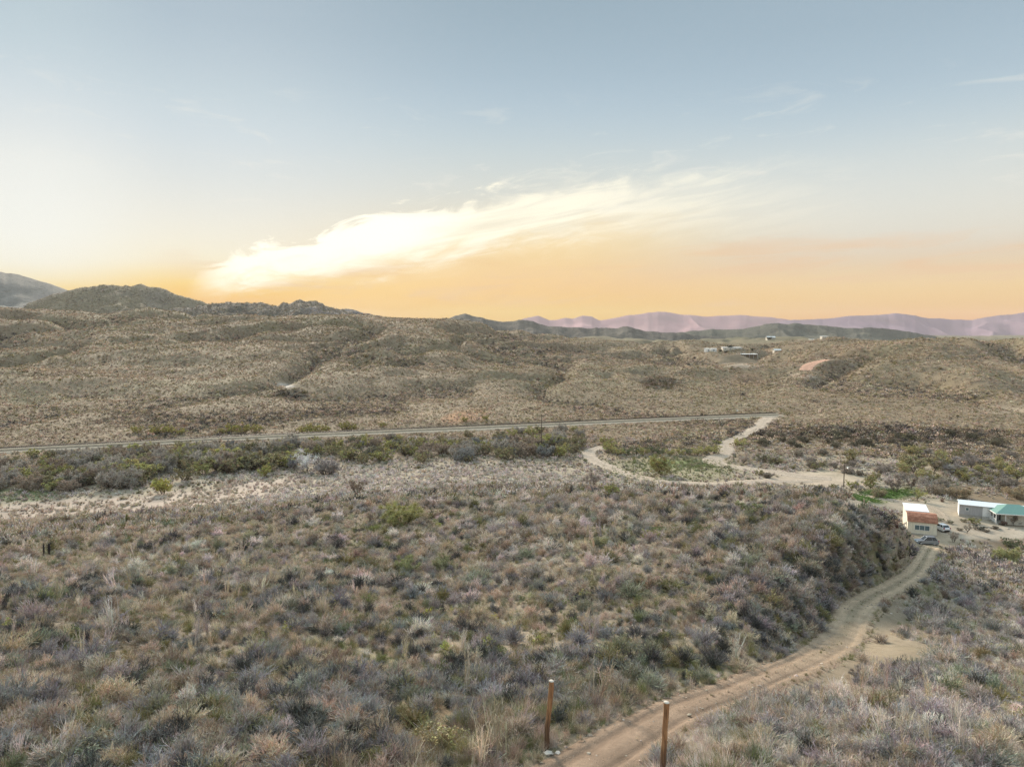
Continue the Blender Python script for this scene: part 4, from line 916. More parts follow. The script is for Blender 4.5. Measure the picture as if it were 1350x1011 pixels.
# ------------------------------------------------------------------ trees and bushes that stand alone
M_BARK = mat_basic('bark', (.13,.105,.085), .95, var=.3, scale=4)
def wood(P, p0, p1, r0, r1, wob=.1, n=4, c=.6):
    """one crooked limb as crossing ribbons; returns its end"""
    g = P.g; pts = [p0 + (p1-p0)*k/n + (g.normal(0, wob, 3)*np.linalg.norm(p1-p0)*.25 if 0 < k < n else 0) for k in range(n+1)]
    return pts
def tree_parts(seed, crown='leaf', h=1.0, spread=.62, trunk_h=.28, nl=26, leaf=.045, dens=48, trunks=2):
    """unit-high tree: trunk with limbs as one tube mesh, crown as leaf clumps or bare twigs"""
    P = PM(seed); g = P.g; b = MB(); tips = []
    for k in range(trunks):
        a = 6.28*k/trunks + g.uniform(0, 1.5); base = np.array((math.cos(a)*.02*trunks, math.sin(a)*.02*trunks, -.04))
        top = base + np.array((math.cos(a)*.10*(trunks > 1), math.sin(a)*.10*(trunks > 1), trunk_h*g.uniform(.8, 1.2)))
        pts = wood(P, base, top, 0, 0, .2, 3); b.tube(pts, [.034, .028, .024, .02], 7)
        for q in range(5):
            a2 = a + g.uniform(-1.9, 1.9); e = top + np.array((math.cos(a2)*spread*g.uniform(.35, .8), math.sin(a2)*spread*g.uniform(.35, .8), (1 - trunk_h)*g.uniform(.25, .75)))
            s = pts[-1] if q % 2 else pts[-2]; lp = wood(P, s, e, 0, 0, .35, 4); b.tube(lp, [.018, .014, .011, .008, .005], 5); tips.append(lp)
            for q2 in range(2):
                m_ = lp[2 + q2]; e2 = m_ + g.normal(0, .16, 3)*np.array((1, 1, .6)) + np.array((0, 0, .16)); b.tube(wood(P, m_, e2, 0, 0, .3, 2), [.009, .006, .003], 4); tips.append([m_, (m_ + e2)/2, e2, e2])
    T = np.array([np.array(tp_[-1]) for tp_ in tips] + [np.array(tp_[len(tp_)//2]) for tp_ in tips])
    if crown == 'leaf':
        ex = T[g.integers(0, len(T), nl)] + g.normal(0, .09, (nl, 3)); cen = np.concatenate([T, ex]); cen[:, 2] = np.clip(cen[:, 2], trunk_h*.9, 1.0)
        k = np.repeat(np.arange(len(cen)), dens); cr = g.uniform(.05, .115, len(cen))[k][:, None]
        p = cen[k] + unit(g.normal(size=(len(k), 3)))*cr*g.uniform(.15, 1, (len(k), 1))*np.array((1.25, 1.25, .8)); P.leaf(p, leaf, vary(g, len(cen), .72, 1.3)[k]*vary(g, len(k), .82, 1.2, .04))
    else:
        k = np.repeat(np.arange(len(T)), dens); d = unit(g.normal(size=(len(k), 3)) + np.array((0, 0, .55))); p0 = T[k] + g.normal(0, .02, (len(k), 3))
        p1 = p0 + d*g.uniform(.06, .2, (len(k), 1)); v = vary(g, len(k), .75, 1.3); P.rib(p0, p1, .010, .005, v, v)
    return b, P
TREES = {}
def tree_proto(kind, seed, **kw):
    b, P = tree_parts(seed, **kw); me = bpy.data.meshes.new('trunk'); me.from_pydata(b.v, [], b.f); me.update(); me.materials.append(M_BARK)
    for f_ in me.polygons: f_.use_smooth = True
    TREES.setdefault(kind, []).append((me, P.mesh('crown')))
for s_ in range(4): tree_proto('mesquite_tree', 600+s_, spread=.66, trunk_h=.26, nl=30, leaf=.05, dens=46, trunks=1 + s_ % 3)
for s_ in range(3): tree_proto('bare_tree', 620+s_, crown='twig', spread=.55, trunk_h=.25, dens=44, trunks=1 + s_ % 2)
for s_ in range(3): tree_proto('bush', 640+s_, spread=.85, trunk_h=.10, nl=44, leaf=.055, dens=46, trunks=3)
for s_ in range(2): tree_proto('twiggy_bush', 660+s_, crown='twig', spread=.8, trunk_h=.08, dens=70, trunks=4)
for s_ in range(2): tree_proto('round_tree', 680+s_, spread=.50, trunk_h=.2, nl=90, leaf=.05, dens=46, trunks=2)
def plant(kind, p, h, tint, label, cat, group=None, rz=None, squash=1.0):
    tr, cr = TREES[kind][int(rng.integers(0, len(TREES[kind])))]
    o = thing(kind, label, cat, p, float(rng.uniform(0, 6.28)) if rz is None else rz, group); o.scale = (h*squash, h*squash, h)
    if tint[1] > tint[0]*.95 and tint[2] < tint[0]*.62: tint = np.array(tint)*np.array((1.08, .98, 1.15))
    link('trunk', tr, None, o); c = link('crown', cr, None, o); c['tint'] = [float(v) for v in tint] + [1.0]
    return o
def plant_px(kind, px, py, hpx, tint, label, cat='tree', group=None, squash=1.0, depth=None):
    p = hit(px, py) if depth is None else at(px, depth)
    return plant(kind, p, hpx*p[1]/F, np.array(PAL[tint] if isinstance(tint, str) else tint)*rng.uniform(.9, 1.1), label, cat, group, squash=squash)
OL = (.24,.24,.09)
plant_px('round_tree', 873, 627, 32, (.33,.33,.12), 'round leafing tree alone inside the loop of the pale track', squash=1.05)
plant_px('round_tree', 215, 651, 26, (.42,.43,.12), 'round yellow-green tree standing alone at the edge of the wash')
plant_px('bare_tree', 406, 622, 34, (.66,.64,.62), 'silvery white bare tree at the creek bend below the railway', squash=1.1)
plant_px('twiggy_bush', 430, 626, 24, (.40,.36,.34), 'grey bare bush against the silvery white tree', 'bush')
plant_px('bare_tree', 388, 620, 22, (.26,.25,.26), 'dark grey bare tree left of the silvery white tree')
plant_px('round_tree', 348, 629, 20, (.36,.37,.12), 'yellow-green rounded tree left of the silvery tree on the wash bank')
plant_px('bare_tree', 470, 652, 20, 'brown', 'small twisted bare tree on the pale valley brush')
plant_px('bare_tree', 446, 692, 20, 'grey', 'small bare grey tree where the left slope meets the valley')
plant_px('bare_tree', 487, 690, 18, 'brown', 'small bare brown tree beside yellowish brush on the lower slope')
plant_px('twiggy_bush', 530, 690, 30, (.42,.39,.17), 'broad yellowish bush at the foot of the left slope', 'bush', squash=1.2)
plant_px('bare_tree', 781, 644, 27, (.33,.27,.23), 'bare brown tree just below the start of the pale loop track')
plant_px('round_tree', 807, 657, 22, (.34,.35,.13), 'bright green bush-like tree below the pale loop track')
plant_px('bush', 988, 681, 24, (.28,.30,.14), 'large sage-green bush on the crest of the spur', 'bush', squash=1.1)
plant_px('bush', 857, 712, 14, (.34,.36,.11), 'bright lime bush on the slope below the loop track', 'bush', squash=1.3)
plant_px('bush', 896, 706, 14, (.25,.27,.11), 'dull green bush right of the bright lime bush', 'bush', squash=1.2)
plant_px('twiggy_bush', 788, 722, 16, (.38,.39,.18), 'pale green upright bush on the middle slope', 'bush')
plant_px('twiggy_bush', 537, 755, 24, (.33,.36,.16), 'green broom-like bush on the left slope', 'bush')
plant_px('twiggy_bush', 584, 752, 22, (.36,.38,.19), 'second green broom-like bush, right of its twin', 'bush')
plant_px('bush', 1158, 893, 13, (.12,.17,.05), 'small dark green bush beside the wide bend of the track', 'bush')
plant_px('bare_tree', 1126, 896, 22, (.24,.20,.17), 'low sprawling bare branches beside the wide bend of the track')
plant_px('bush', 1211, 985, 20, (.40,.38,.10), 'yellow-green tussock on the bottom-right slope', 'bush', squash=1.2)
plant_px('twiggy_bush', 1326, 742, 24, (.38,.40,.17), 'lime bush below the pale yard at the right edge', 'bush')
plant_px('bush', 1333, 722, 14, (.16,.19,.09), 'dark green bush beside the pale yard at the right edge', 'bush', squash=1.2)
plant_px('bare_tree', 980, 612, 18, (.44,.37,.32), 'bare pinkish tree between the two pale tracks')
plant_px('bush', 1005, 609, 12, (.22,.22,.12), 'small green bush right of the bare pinkish tree', 'bush')
# around the houses
plant_px('mesquite_tree', 1100, 648, 12, OL, 'tiny olive tree left of the lamp pole')
plant_px('mesquite_tree', 1122, 647, 16, (.33,.31,.11), 'small yellow-olive tree right of the lamp pole')
plant_px('bare_tree', 1131, 648, 15, 'lilac', 'bare lilac-grey tree behind the green strip of grass')
plant_px('mesquite_tree', 1148, 646, 15, (.31,.29,.12), 'small olive tree behind the green strip of grass')
plant_px('twiggy_bush', 1158, 655, 13, (.44,.37,.24), 'straw-brown bush in the middle of the green strip', 'bush')
plant_px('bare_tree', 1180, 648, 18, (.30,.24,.21), 'bare brown tree at the right end of the green strip')
plant_px('bare_tree', 1201, 645, 17, (.20,.15,.12), 'dark bare tree right of the green strip')
plant_px('mesquite_tree', 1209, 660, 18, (.36,.34,.14), 'small yellow-green tree behind the cabin roof')
plant_px('bare_tree', 1225, 649, 24, 'grey', 'tall grey bare tree behind the cabin')
plant_px('twiggy_bush', 1234, 652, 16, 'tan', 'tan bare bush right of the tall grey bare tree', 'bush')
plant_px('mesquite_tree', 1207, 624, 30, (.32,.31,.15), 'big olive tree in the valley behind the cabin', squash=1.1)
plant_px('mesquite_tree', 1232, 624, 28, (.29,.28,.17), 'big grey-olive tree right of the big olive tree')
plant_px('bare_tree', 1254, 628, 28, (.34,.31,.29), 'wide grey bare tree behind the white mobile home', squash=1.15)
plant_px('bare_tree', 1280, 618, 20, (.32,.28,.25), 'grey bare tree on the valley edge at right')
plant_px('mesquite_tree', 1276, 636, 18, (.36,.35,.13), 'yellow-green tree behind the mobile home')
plant_px('mesquite_tree', 1300, 639, 16, (.32,.31,.14), 'olive tree behind the green roof')
plant_px('bare_tree', 1316, 648, 22, (.34,.29,.24), 'slender bare tree right behind the green roof')
plant_px('bare_tree', 1328, 648, 20, (.32,.28,.24), 'slender bare tree near the right edge behind the green roof')
plant_px('mesquite_tree', 1342, 636, 28, (.36,.36,.14), 'large yellow-green tree at the right edge')
plant_px('twiggy_bush', 1262, 656, 16, (.44,.34,.22), 'reddish tan brush just behind the mobile home', 'bush', squash=1.5)
plant_px('twiggy_bush', 1338, 656, 16, (.46,.36,.23), 'reddish tan brush behind the green-roofed house', 'bush', squash=1.5)
plant_px('bush', 1284, 690, 9, (.36,.34,.15), 'yellowish bush in front of the mobile home wall', 'bush', squash=1.3)
plant_px('bush', 1236, 686, 5, (.15,.19,.07), 'low dark green hedge-like bush beside the white car', 'bush', squash=2.2)
plant_px('bush', 1291, 698, 6, (.07,.075,.06), 'low black-green bush in the yard before the porch', 'bush', squash=2.2)
plant_px('bare_tree', 1336, 693, 16, (.30,.24,.19), 'small bare tree in front of the green-roofed house')
plant_px('bush', 1344, 691, 9, (.20,.20,.12), 'dark bush in front of the green-roofed house', 'bush', squash=1.4)
plant_px('twiggy_bush', 1322, 692, 7, (.17,.12,.10), 'dark brown scrubby bush by the porch posts', 'bush')
plant_px('bare_tree', 1305, 458.5, 9, (.09,.10,.06), 'dark lone tree on the skyline of the right hill', depth=690)
plant_px('bush', 928, 549, 5, (.05,.055,.045), 'small black bush beside the railway line', 'bush', squash=1.6, depth=366)
plant_px('mesquite_tree', 962, 468, 7, (.07,.08,.05), 'dark narrow tree among the far ranch buildings', depth=940)

for px, py, hp, k_, t_, lab in [(1271,688,5,'bush',(.28,.27,.14),'low bush at the left end of the mobile home yard'),(1300,701,4,'twiggy_bush',(.30,.25,.19),'low brown weeds before the porch steps'),(1265,699,4,'twiggy_bush',(.34,.29,.22),'low dry weeds on the pale yard left of the black-green bush'),
        (1311,697,5,'twiggy_bush',(.24,.20,.16),'brown weeds at the corner of the porch'),(1252,690,5,'bush',(.22,.22,.12),'small green weeds right of the white car'),(1275,703,18,'bare_tree',(.40,.35,.29),'tall bare switches at the near edge of the yard'),(1257,715,15,'bare_tree',(.42,.36,.30),'thin bare switches right of the dark car')]:
    plant_px(k_, px, py, hp, t_, lab, 'bush', squash=1.4 if hp < 10 else .7)
for k_, (px, py, s_) in enumerate([(1276,690,.5),(1281,691,.4),(1296,694,.55),(1303,695,.45),(1318,697,.6),(1329,697,.5),(1338,698,.55),(1268,686,.4)]):
    p = hit(px, py); o = link('rock', STONE[k_ % 4], None, loc=(p[0], p[1], p[2] + s_*.15), rz=k_*1.3); o.scale = (s_*1.3, s_, s_*.8); o['tint'] = [.40,.36,.31,1]
    tag(o, 'grey garden rock in the row edging the yard before the houses', 'rock', 'garden rocks before the houses')

# the wooded creek between wash and railway
SP = [('bush', (.31,.30,.15), 'rounded olive bush in the creekside row below the railway'), ('twiggy_bush', (.46,.41,.35), 'grey bare bush in the creekside row below the railway'),
      ('bush', (.40,.41,.15), 'yellow-green bush in the creekside row below the railway'), ('bush', (.21,.22,.13), 'dark green bush in the creekside row below the railway'),
      ('twiggy_bush', (.40,.32,.25), 'brown bare bush in the creekside row below the railway'), ('twiggy_bush', (.29,.285,.27), 'dark blue-grey bush in the creekside row below the railway')]
def rowbush(px, py, hp, kindi):
    k, t_, l_ = SP[kindi]; p = hit(px, py); plant(k, p, hp*p[1]/F, np.array(t_)*rng.uniform(.85, 1.15), l_, 'bush', l_.replace('bush in', 'bushes in'), squash=rng.uniform(.8, 1.15))
lowb = lambda px: np.interp(px, [-40,0,120,200,260,340,400,480,560,650,760], [650,650,647,640,632,624,616,612,611,610,600])
upb = lambda px: np.interp(px, [-40,0,150,300,420,520,620,713,800], [603,601,592,585,580,576,572,567,563]) + 9
for k_ in range(265):
    px = rng.uniform(-30, 765); f = rng.uniform(0, 1); py = lowb(px)*(1-f) + upb(px)*f
    if 195 < px < 235 and f < .35: continue
    if 385 < px < 450 and f < .5: continue
    w_ = [.32,.2,.2,.08,.14,.06] if px < 420 else [.30,.14,.32,.08,.13,.03]
    rowbush(px, py, rng.uniform(14, 27)*(1.15 - .4*f)*(1.0 if px < 420 else .72), int(rng.choice(6, p=w_)))
for k_ in range(34):
    px = rng.uniform(-10, 760); rowbush(px, float(upb(px)) - rng.uniform(2, 6), rng.uniform(7, 13), int(rng.choice(6, p=[.3,.2,.2,.08,.16,.06])))
SP2 = [('bush', (.44,.44,.17), 'yellow-green bush in the clump inside the loop track'), ('bush', (.22,.25,.12), 'dark green bush in the clump inside the loop track')]
for px, py, hp, s_ in [(805,596,14,0),(815,600,11,0),(826,600,10,1),(838,599,9,1),(848,600,11,0),(858,598,10,1),(870,599,9,1),(884,600,9,0),(898,600,9,0),(908,599,8,1),(918,600,10,0),(930,598,10,0),(942,598,12,0),(975,588,11,0),(800,588,13,0)]:
    k, t_, l_ = SP2[s_]; p = hit(px, py); plant(k, p, hp*p[1]/F*1.15, np.array(t_)*rng.uniform(.85, 1.15), l_, 'bush', l_.replace('bush in', 'bushes in'))
for k_ in range(34):
    px = rng.uniform(1000, 1350); py = rng.uniform(574, 592); p = hit(px, py)
    plant('twiggy_bush' if rng.uniform() < .5 else 'bush', p, rng.uniform(7, 11)*p[1]/F, np.array((.19,.17,.12))*rng.uniform(.8, 1.3), 'dark brown bush in the thicket at the foot of the right hill', 'bush', 'dark bushes at the foot of the right hill')
for px, py, hp in [(180,571,10),(205,572,11),(222,571,12),(238,573,9),(292,572,8),(306,570,12),(322,571,13),(338,570,11),(402,572,12),(414,571,13),(428,570,10),(455,566,11),(465,567,9),(612,556,7),(640,554,7),(505,563,7)]:
    p = hit(px, py); plant('bush', p, hp*p[1]/F*1.1, np.array((.38,.37,.12))*rng.uniform(.85, 1.1), 'yellow-green bush on the hillside just above the railway', 'bush', 'yellow-green bushes above the railway')
for k_ in range(16):
    px = rng.uniform(1125, 1350); py = rng.uniform(600, 640); p = hit(px, py)
    plant('round_tree' if k_ % 2 else 'mesquite_tree', p, rng.uniform(14, 22)*p[1]/F, np.array((.40,.385,.17))*rng.uniform(.85, 1.15), 'yellow-olive valley tree among the scrub behind the houses', 'tree', 'yellow-olive valley trees behind the houses')
for k_ in range(70):
    px = rng.uniform(1000, 1350); py = rng.uniform(598, 642)
    if bil(bare, *[np.array([v]) for v in hit(px, py)[:2]])[0] > .5: continue
    p = hit(px, py); ch = int(rng.integers(0, 3))
    k, t_, l_ = [('twiggy_bush', (.42,.36,.31), 'bare pinkish-grey bush on the valley floor at right'), ('twiggy_bush', (.34,.29,.23), 'bare brown bush on the valley floor at right'), ('bush', (.33,.32,.15), 'olive-yellow bush on the valley floor at right')][ch]
    plant(k, p, rng.uniform(6, 12)*p[1]/F, np.array(t_)*rng.uniform(.85, 1.15), l_, 'bush', l_.replace('bush on', 'bushes on'))
# two charred agave stalks, upper left slope
M_CHAR = mat_basic('charred_stalk', (.035,.03,.028), .95)
for px, py, hp, lab in [(58,736,21,'thinner of two black dead agave stalks on the far-left slope'), (65,733,18,'thicker of two black dead agave stalks on the far-left slope')]:
    p = hit(px, py); H = hp*p[1]/F; b = MB(); k_ = 1.0 if 'thinner' in lab else 1.6
    b.tube([(0,0,-.1),(.01,0,H*.3),(.0,.02,H*.5),(.02,0,H*.75),(.01,0,H)], [.06*k_,.07*k_,.10*k_,.09*k_,.03*k_], 8)
    for q in range(9):
        a = q*2.4; b.tube([(0,0,H*(.5+.05*q)),(math.cos(a)*.16*k_,math.sin(a)*.16*k_,H*(.53+.05*q))], [.03*k_,.02*k_], 5)
    tag(b.build('agave_stalk', M_CHAR, None, p, smooth=True), lab, 'plant', 'dead agave stalks')

# ------------------------------------------------------------------ posts, poles
M_POST = bpy.data.materials.new('weathered_post'); M_POST.use_nodes = True; t = NT(M_POST.node_tree); b_ = t.n['Principled BSDF']
oc = t.new('ShaderNodeTexCoord').outputs['Object']; sx = t.new('ShaderNodeSeparateXYZ'); t.l.new(oc, sx.inputs[0])
gr = t.noise(t.xyz(t.math('MULTIPLY', sx.outputs[0], 30), t.math('MULTIPLY', sx.outputs[1], 30), t.math('MULTIPLY', sx.outputs[2], 1.6)), 1.0, 6, .65)
c_ = t.ramp(gr, [(.3, (.085,.04,.02)), (.5, (.31,.155,.07)), (.72, (.47,.27,.13))])
st_ = t.smooth(t.math('ADD', sx.outputs[2], t.math('MULTIPLY', t.math('SUBTRACT', gr, .5), 1.4)), 1.5, .5)     # tar stain low on the post
t.put(b_.inputs['Base Color'], t.mix(t.math('MULTIPLY', st_, .8), c_, (.06,.035,.022))); b_.inputs['Roughness'].default_value = .85
bp = t.new('ShaderNodeBump'); bp.inputs['Strength'].default_value = .6; bp.inputs['Distance'].default_value = .02; t.l.new(gr, bp.inputs['Height']); t.l.new(bp.outputs[0], b_.inputs['Normal'])
M_CAP = mat_basic('post_end_grain', (.62,.55,.46), .9)
def post(px, py, top_px, top_py, dia, lab):
    p = hit(px, py); s, q = ray(top_px, top_py); top = np.array((float(s)*p[1], p[1], CAMZ + float(q)*p[1])); d = top - p; d[1] = -.03
    o = thing('wooden_post', lab, 'post', p, 0, 'wooden gate posts by the track'); g = np.random.default_rng(int(px)); n = 9; b = MB()
    pts = [d*(k/n) + (g.normal(0, .008, 3) if 0 < k < n else 0) for k in range(n+1)]; pts[0] = d*-.12
    b.tube(pts, [dia/2*g.uniform(.94, 1.06) for _ in range(n+1)], 14); b.build('shaft', M_POST, o, smooth=True)
    b = MB(); b.tube([d*1.0, d*1.0 + np.array((0,0,.012)), d*1.0 + np.array((.003,0,.03))], [dia*.49, dia*.50, dia*.36], 14); b.build('cap', M_CAP, o, smooth=True)
    return p
pp1 = post(719.5, 989, 727, 897, .155, 'leaning reddish wooden post with a pale top, left of the track')
post(872.5, 1028, 878.5, 925, .165, 'reddish wooden post at the bottom edge, right of the track')
for (dx, dy, s_, lab) in [(.05,-.28,.34,'pale flat rock at the foot of the left wooden post'),(.36,-.12,.24,'small pale rock right of the left wooden post'),(-1.45,-.7,.3,'pale rock lying left of the left wooden post')]:
    x_, y_ = pp1[0] + dx, pp1[1] + dy; o = link('rock', STONE[int(s_*100) % 4], None, loc=(x_, y_, float(zat(np.array([x_]), np.array([y_]))[0]) + s_*.12), rz=s_*20); o.scale = (s_, s_*.8, s_*.7); o['tint'] = [.55,.49,.42,1]
    tag(o, lab, 'rock')
M_POLE = mat_basic('pole_wood', (.105,.08,.06), .9, var=.25); M_LAMPW = mat_basic('lamp_housing', (.85,.83,.78), .4); M_INS = mat_basic('insulator', (.45,.47,.46), .3)
def pole(px, py, hp, lab, lamp=False, depth=None, dia=.3, arm=True):
    p = hit(px, py) if depth is None else at(px, depth); H = hp*p[1]/F; o = thing('utility_pole', lab, 'pole', p)
    MB().tube([(0,0,-.5),(0,0,H*.5),(0,0,H)], [dia/2, dia*.45, dia*.36], 10).build('pole_shaft', M_POLE, o, smooth=True)
    if arm:
        MB().box(-1.1,1.1,-.16,-.07,H-.75,H-.62).build('crossarm', M_POLE, o)
        for q in (-1.0, -.5, .5, 1.0): MB().tube([(q,-.115,H-.62),(q,-.115,H-.55),(q,-.115,H-.45)], [.03,.055,.035], 8).build('insulator', M_INS, o, smooth=True)
    if lamp:
        ar = MB().tube([(.1,-.05,H-.95),(.4,-.1,H-.75),(.75,-.15,H-.72)], .035, 8).build('lamp_arm', M_INS, o, smooth=True)
        MB().tube([(.7,-.15,H-.62),(.78,-.15,H-.66),(.8,-.15,H-.95),(.8,-.15,H-1.12)], [.08,.2,.24,.16], 12).build('lamp_head', M_LAMPW, ar, smooth=True)
    return o
pole(1112, 649, 38, 'wooden lamp pole with a white lamp head beside the green strip', True, dia=.26, arm=False)
pole(714, 592, 47, 'thin dark utility pole among the bushes below the railway', dia=.3)
pole(976, 526, 27, 'faint thin utility pole on the slope below the far ranch', dia=.2, depth=430, arm=False)
p = hit(972, 545); o = thing('railway_marker', 'small white marker sign on a short post above the railway', 'sign', p)
MB().tube([(0,0,-.2),(0,0,1.8)], .05, 8).build('sign_post', M_POLE, o, smooth=True); MB().box(-.5,.5,-.08,-.05,1.2,2.1).build('sign_plate', M_LAMPW, o, bevel=.02)

# ------------------------------------------------------------------ buildings
def mat_siding(name, col, per=.2, axis=0, rough=.7, stain=.12):
    """painted sheet siding: shallow ribs in the relief, weather streaks in the paint"""
    m = bpy.data.materials.new(name); m.use_nodes = True; t = NT(m.node_tree); b = t.n['Principled BSDF']; oc = t.new('ShaderNodeTexCoord').outputs['Object']
    sx = t.new('ShaderNodeSeparateXYZ'); t.l.new(oc, sx.inputs[0])
    u = sx.outputs[2] if axis == 2 else t.math('ADD', sx.outputs[0], sx.outputs[1])
    rib = t.math('PINGPONG', t.math('DIVIDE', u, per), .5)
    n = t.noise(t.xyz(t.math('MULTIPLY', sx.outputs[0], 3), t.math('MULTIPLY', sx.outputs[1], 3), t.math('MULTIPLY', sx.outputs[2], .5)), 1.2, 5, .6)
    c = t.ramp(n, [(.3, tuple(v*(1-stain*1.6) for v in col)), (.6, col)])
    t.put(b.inputs['Base Color'], t.mix(t.math('MULTIPLY', t.smooth(rib, .38, .5), .22), c, tuple(v*.6 for v in col))); b.inputs['Roughness'].default_value = rough
    bp = t.new('ShaderNodeBump'); bp.inputs['Strength'].default_value = .5; bp.inputs['Distance'].default_value = .03; t.l.new(rib, bp.inputs['Height']); t.l.new(bp.outputs[0], b.inputs['Normal'])
    return m
M_CREAM = mat_siding('cream_siding', (.78,.72,.58), .42); M_GREYW = mat_siding('grey_siding', (.42,.41,.41), .3, 2); M_WHITE = mat_basic('white_paint', (.80,.79,.76), .5, var=.06)
M_WROOF = mat_siding('white_roof_metal', (.80,.80,.80), .6, 0, .5, .05); M_GREEN = mat_siding('green_roof_metal', (.17,.31,.255), .4, 0, .5, .08)
M_RUST = bpy.data.materials.new('rusty_roof'); M_RUST.use_nodes = True; t = NT(M_RUST.node_tree); oc = t.new('ShaderNodeTexCoord').outputs['Object']
t.put(t.n['Principled BSDF'].inputs['Base Color'], t.ramp(t.noise(oc, 1.6, 6, .65), [(.3, (.17,.065,.035)), (.5, (.32,.13,.07)), (.72, (.45,.23,.15))])); t.n['Principled BSDF'].inputs['Roughness'].default_value = .8
M_GLASS = mat_basic('window_glass', (.10,.155,.17), .12, var=.2, spec=.6); M_DARKDOOR = mat_basic('dark_door', (.05,.045,.04), .9); M_CONC = mat_basic('concrete', (.42,.39,.34), .9)
M_STUCCO = mat_basic('pale_stucco', (.62,.57,.48), .85, var=.1)
def window(parent, x0, x1, z0, z1, y, panes=1, fw=.07, name='window'):
    f = MB()
    f.box(x0, x1, y-.06, y, z1-fw, z1).box(x0, x1, y-.06, y, z0, z0+fw).box(x0, x0+fw, y-.06, y, z0+fw, z1-fw).box(x1-fw, x1, y-.06, y, z0+fw, z1-fw)
    for k in range(1, panes):
        c = x0 + (x1-x0)*k/panes; f.box(c-fw/2, c+fw/2, y-.055, y, z0+fw, z1-fw)
    o = f.build(name, M_WHITE, parent); MB().box(x0+fw, x1-fw, y-.025, y-.004, z0+fw, z1-fw).build('pane', M_GLASS, o); return o

# cabin: cream front block under a rusty two-pitch roof, white-roofed block behind
pc = on_plane(1215.5, 705, CAMZ - 43.6); cabin = thing('cabin', 'cream cabin with a rusty two-pitch roof and three-pane window', 'cabin', pc, R(-24))
W2 = 2.75
b = MB(); b.prism([(-W2,0),(W2,0),(W2,2.9),(-W2,2.9)], 0, 4.2); b.box(-W2-.0, 1.6, 4.203, 10.8, 0, 3.99)
for xs_ in (-W2, W2): b.add([(xs_*.998,0,2.9),(xs_*.998,.75,3.68),(xs_*.998,2.0,4.16),(xs_*.998,4.2,3.9),(xs_*.998,4.2,2.9)], [(0,1,2,3,4)])
b.build('wall', M_CREAM, cabin)
b = MB(); ox = W2 + .12
b.slab([(-ox,-.2,2.76),(ox,-.2,2.76),(ox,.72,3.76),(-ox,.72,3.76)], .09).slab([(-ox,.72,3.77),(ox,.72,3.77),(ox,2.0,4.26),(-ox,2.0,4.26)], .09).slab([(-ox,2.0,4.26),(ox,2.0,4.26),(ox,4.3,4.0),(-ox,4.3,4.0)], .09)
b.build('rusty_roof', M_RUST, cabin)
b = MB(); b.slab([(-W2-.15,4.34,4.12),(1.75,4.34,4.12),(1.75,11.0,4.32),(-W2-.15,11.0,4.32)], .14)
b.build('white_roof', M_WROOF, cabin)
window(cabin, -1.45, 1.4, .98, 2.12, -.003, 3)
MB().box(-W2-.04,W2+.04,-.04,-.004,0,.22).build('skirting', M_CONC, cabin); MB().box(-W2-.06,-W2-.004,5.4,6.3,.15,2.15).build('door', M_WHITE, cabin)
MB().box(-W2-.10,-W2-.01,2.1,2.9,1.2,2.0).build('electric_meter', M_INS, cabin)
# propane bottle beside the cabin
o = thing('gas_bottle', 'white gas bottle standing against the left side of the cabin', 'gas bottle', (0,0,0)); c_, s_ = math.cos(R(-24)), math.sin(R(-24)); lx, ly = -W2-.55, 1.6
o.location = (pc[0] + lx*c_ - ly*s_, pc[1] + lx*s_ + ly*c_, pc[2]); MB().tube([(0,0,0),(0,0,.08),(0,0,1.1),(0,0,1.28),(0,0,1.34)], [.2,.24,.24,.15,.07], 14).build('tank', M_WHITE, o, smooth=True)
MB().tube([(0,0,1.34),(0,0,1.46),(0,0,1.5)], [.11,.11,.06], 12).build('valve_collar', M_INS, o, smooth=True)

# mobile home with white roof
pm = on_plane(1264.5, 680.5, CAMZ - 43.6); mr = R(-29)
mh_ = thing('mobile_home', 'long grey mobile home with a white roof and white end wall', 'mobile home', pm, mr)
MB().box(0, 21, 0, 4.4, .55, 2.95).build('wall', M_GREYW, mh_); MB().box(-.09, -.004, -.03, 4.43, .1, 3.05).build('end_wall', M_WHITE, mh_)
MB().box(.02, 20.98, .05, 4.35, 0, .55).build('skirting', M_CONC, mh_)
b = MB(); b.slab([(-.3,-.25,2.98),(21.3,-.25,2.98),(21.3,2.2,3.62),(-.3,2.2,3.62)], .12).slab([(-.3,2.2,3.62),(21.3,2.2,3.62),(21.3,4.65,2.98),(-.3,4.65,2.98)], .12)
b.add([(-.02,0,2.9),(-.02,4.4,2.9),(-.02,2.2,3.5)], [(0,1,2)]); b.build('roof', M_WROOF, mh_)
d_ = MB().box(4.55, 6.0, -.07, -.004, .62, 2.75).build('door', M_WHITE, mh_, bevel=.015); MB().box(5.75, 5.85, -.12, -.07, 1.5, 1.62).build('handle', M_INS, d_)
window(mh_, 6.6, 7.7, 1.35, 2.4, -.004, 1); window(mh_, 1.2, 1.9, 1.55, 2.3, -.004, 1)
MB().box(4.5, 6.1, -1.0, -.08, 0, .30).box(4.5, 6.1, -.6, -.08, .30, .58).build('steps', M_CONC, mh_)
